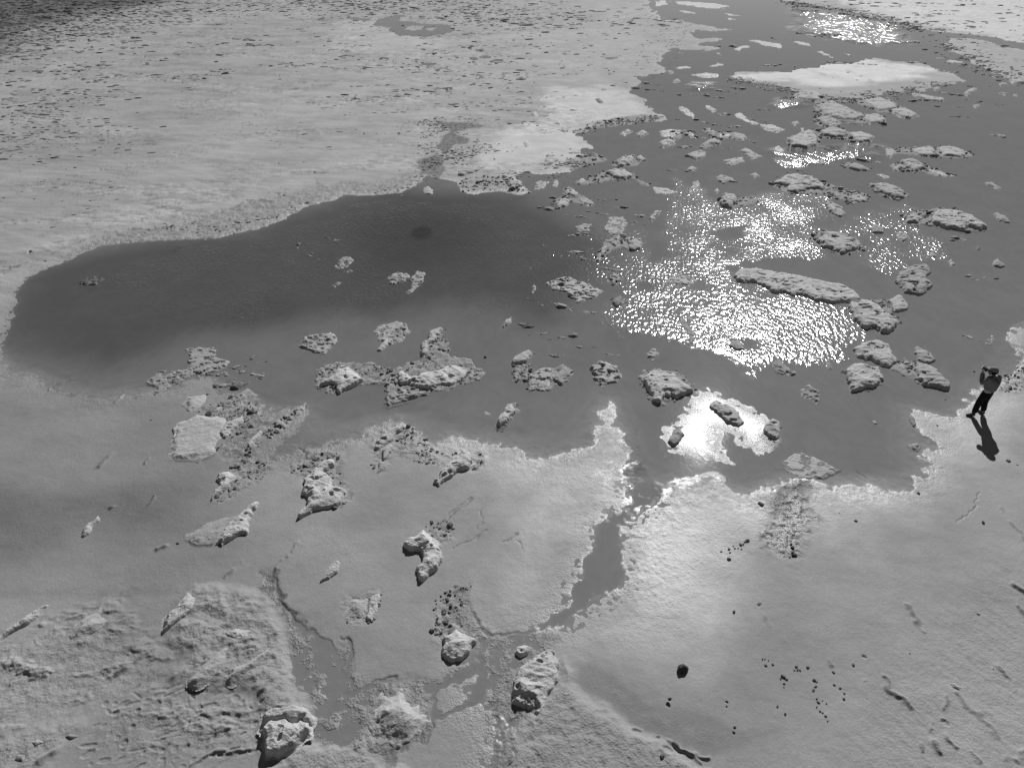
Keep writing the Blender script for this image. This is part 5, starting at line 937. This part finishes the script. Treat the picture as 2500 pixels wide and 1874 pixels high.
# leaning a little back; feet apart, one foot turned out
LX = -.17   # lean of the upper body (local x)
K = dict(pel=(-.03, .0, .93), chest=(-.07, -.02, 1.22), sh=(-.10, -.02, 1.42), neck=(-.11, .02, 1.50), head=(-.12, .06, 1.62))
hl, kl, fl = (-.13, .0, .90), (-.19, .05, .49), (-.25, .02, .07)
hr, kr, fr_ = (.07, .0, .90), (.08, .05, .49), (.12, -.02, .07)
sl, sr = (-.29, -.01, 1.41), (.09, -.01, 1.41)
el, er = (-.37, .10, 1.21), (.21, .10, 1.25)
wl, wr_ = (-.20, .30, 1.53), (-.03, .28, 1.53)
skin('body', [K['pel'], K['chest'], K['sh'], K['neck'], (-.115, .045, 1.575), K['head'], (-.12, .05, 1.68), sl, el, wl, sr, er, wr_, hl, kl, fl, hr, kr, fr_],
     [(0, 1), (1, 2), (2, 3), (3, 4), (4, 5), (5, 6), (2, 7), (7, 8), (8, 9), (2, 10), (10, 11), (11, 12), (0, 13), (13, 14), (14, 15), (0, 16), (16, 17), (17, 18)],
     [(.15, .11), (.15, .11), .10, .055, .07, .095, .07, .06, .04, .03, .06, .04, .03, .085, .055, .04, .085, .055, .04], m_skin, root)
skin('trousers', [(-.03, .0, .96), hl, kl, (-.245, .03, .11), hr, kr, (.115, -.01, .11), (-.03, 0, 1.02)], [(0, 1), (1, 2), (2, 3), (0, 4), (4, 5), (5, 6), (0, 7)],
     [(.175, .14), (.125, .13), (.095, .10), .082, (.125, .13), (.095, .10), .082, (.165, .13)], m_trouser, root)
jk = skin('jacket', [(-.035, -.005, .90), (-.055, -.01, 1.12), K['chest'], (-.095, -.02, 1.36), (-.105, .0, 1.45), sl, el, (-.23, .27, 1.50), sr, er, (.0, .25, 1.50)],
     [(0, 1), (1, 2), (2, 3), (3, 4), (3, 5), (5, 6), (6, 7), (3, 8), (8, 9), (9, 10)], [(.19, .15), (.205, .165), (.215, .165), (.165, .135), .08, .10, .088, .058, .10, .088, .058], m_jacket, root)
for sx_, f_, an in ((-1, fl, 0.9), (1, fr_, -.15)):
    ca, sa = math.cos(an), math.sin(an)
    def R(p): return (f_[0] + p[0] * ca - p[1] * sa, f_[1] + p[0] * sa + p[1] * ca, p[2])
    bt = skin('boot', [R((0, -.06, .05)), R((0, .03, .055)), R((0, .12, .045)), R((0, .20, .035)), R((0, -.03, .14))], [(0, 1), (1, 2), (2, 3), (1, 4)], [.045, .05, .048, .03, .055], m_boot, root)
# head pieces
import bmesh
def bm_obj(name, build, m, parent, smooth=True):
    bm = bmesh.new(); build(bm); me_ = bpy.data.meshes.new(name); bm.to_mesh(me_); bm.free(); me_.materials.append(m)
    for p_ in me_.polygons: p_.use_smooth = smooth
    return link(name, me_, parent)
from mathutils import Matrix, Vector
HX, HY, HZ_ = K['head']
def cap_b(bm):
    r_ = bmesh.ops.create_uvsphere(bm, u_segments=20, v_segments=12, radius=.118)
    for v_ in list(bm.verts):
        if v_.co.z < -.02: bm.verts.remove(v_)
    for v_ in bm.verts: v_.co = Vector((v_.co.x * .95, v_.co.y * 1.08, v_.co.z * .98)) + Vector((HX, HY - .01, HZ_ + .035))
cap = bm_obj('cap', cap_b, m_cap, root)
def band_b(bm):
    bmesh.ops.create_cone(bm, segments=20, radius1=.121, radius2=.117, depth=.035)
    for v_ in bm.verts: v_.co = Vector((v_.co.x * .96, v_.co.y * 1.09, v_.co.z)) + Vector((HX, HY - .01, HZ_ + .01))
bm_obj('cap_band', band_b, m_strap, cap)
def brim_b(bm):
    bmesh.ops.create_cone(bm, cap_ends=True, segments=20, radius1=.105, radius2=.10, depth=.012)
    for v_ in bm.verts: v_.co = Vector((v_.co.x * .9, max(v_.co.y, -.02) * 1.15 + .08, v_.co.z - abs(v_.co.x)**2 * 3)) + Vector((HX, HY, HZ_ + .045))
bm_obj('brim', brim_b, m_cap, cap)
def face_b(bm):
    for dx in (-.035, .035):
        bmesh.ops.create_uvsphere(bm, u_segments=8, v_segments=6, radius=.014, matrix=Matrix.Translation((HX + dx, HY + .092, HZ_ - .005)))
bm_obj('eyes', face_b, m_glass, root)
def nose_b(bm):
    bmesh.ops.create_cone(bm, segments=8, radius1=.018, radius2=.008, depth=.05, matrix=Matrix.Translation((HX, HY + .10, HZ_ - .035)))
bm_obj('nose', nose_b, m_skin, root)
def ears_b(bm):
    for dx in (-.095, .095): bmesh.ops.create_uvsphere(bm, u_segments=8, v_segments=6, radius=.03, matrix=Matrix.Translation((HX + dx, HY, HZ_ - .02)) @ Matrix.Diagonal((.4, .8, 1.1, 1)))
bm_obj('ears', ears_b, m_skin, root)
def hair_b(bm):
    bmesh.ops.create_uvsphere(bm, u_segments=16, v_segments=10, radius=.107)
    for v_ in bm.verts: v_.co = Vector((v_.co.x * .98, v_.co.y * .9 - .03, v_.co.z * .95)) + Vector((HX, HY, HZ_ - .005))
bm_obj('hair', hair_b, m_strap, root)
for side, wq in ((-1, wl), (1, wr_)):
    h_ = skin('hand', [wq, (wq[0] + .01 * -side, wq[1] + .04, wq[2] + .03), (wq[0] - .02 * side, wq[1] + .07, wq[2] + .055)], [(0, 1), (1, 2)], [.028, (.042, .022), (.04, .02)], m_skin, root, 1)
    for k in range(4):
        bx_ = wq[0] - .02 * side + (k - 1.5) * .008; bz_ = wq[2] + .04 + k * .018
        skin('finger', [(bx_, wq[1] + .055, bz_), (bx_ - .035 * side, wq[1] + .085, bz_ + .006), (bx_ - .06 * side, wq[1] + .075, bz_ + .004)], [(0, 1), (1, 2)], [.009, .009, .008], m_skin, h_, 1)
    skin('thumb', [(wq[0], wq[1] + .03, wq[2] + .02), (wq[0] - .035 * side, wq[1] + .04, wq[2] + .0), (wq[0] - .055 * side, wq[1] + .06, wq[2] + .005)], [(0, 1), (1, 2)], [.011, .010, .009], m_skin, h_, 1)
# shoulder strap running over the back
skin('shoulder_strap', [(-.26, .11, 1.36), (-.24, .03, 1.50), (-.17, -.13, 1.45), (-.03, -.18, 1.28), (.10, -.12, 1.12), (.15, .02, 1.05), (.05, .16, 1.12), (-.12, .16, 1.25)], [(i, i + 1) for i in range(7)] + [(7, 0)], [(.022, .012)] * 8, m_strap, root)
# the camera in the hands: a thing of its own
croot = bpy.data.objects.new('photo_camera', None); C.objects.link(croot)
Rz = Matrix.Rotation(-face_az, 4, 'Z'); cl = Rz @ Vector((-.115, .27, 1.60))
croot.location = (FX + cl.x, FY + cl.y, FZ - .01 + cl.z); croot.rotation_euler = (0, 0, -face_az)
tag(croot, 'black camera with a short lens held up to the eye of the person', 'camera')
def bx_b(bm, sx_, sy_, sz_, off=(0, 0, 0)):
    r_ = bmesh.ops.create_cube(bm, size=1); 
    for v_ in r_['verts']: v_.co = Vector((v_.co.x * sx_, v_.co.y * sy_, v_.co.z * sz_)) + Vector(off)
def cb(bm): bx_b(bm, .145, .07, .095); bmesh.ops.bevel(bm, geom=bm.edges[:], offset=.012, segments=2, affect='EDGES')
bm_obj('camera_body', cb, m_cam, croot)
def vf(bm): bx_b(bm, .06, .06, .045, (0, 0, .065)); bmesh.ops.bevel(bm, geom=bm.edges[:], offset=.01, segments=2, affect='EDGES')
bm_obj('viewfinder', vf, m_cam, croot)
def ln(bm):
    for r1, r2, d_, o_ in ((.040, .040, .07, .07), (.044, .044, .03, .10), (.040, .044, .03, .13)): bmesh.ops.create_cone(bm, cap_ends=True, segments=24, radius1=r1, radius2=r2, depth=d_, matrix=Matrix.Translation((0, o_, 0)) @ Matrix.Rotation(-PI/2, 4, 'X'))
lens = bm_obj('lens', ln, m_lens, croot, False)
def lg(bm): bmesh.ops.create_cone(bm, cap_ends=True, segments=24, radius1=.036, radius2=.036, depth=.004, matrix=Matrix.Translation((0, .1475, 0)) @ Matrix.Rotation(-PI/2, 4, 'X'))
bm_obj('front_glass', lg, m_glass, lens)
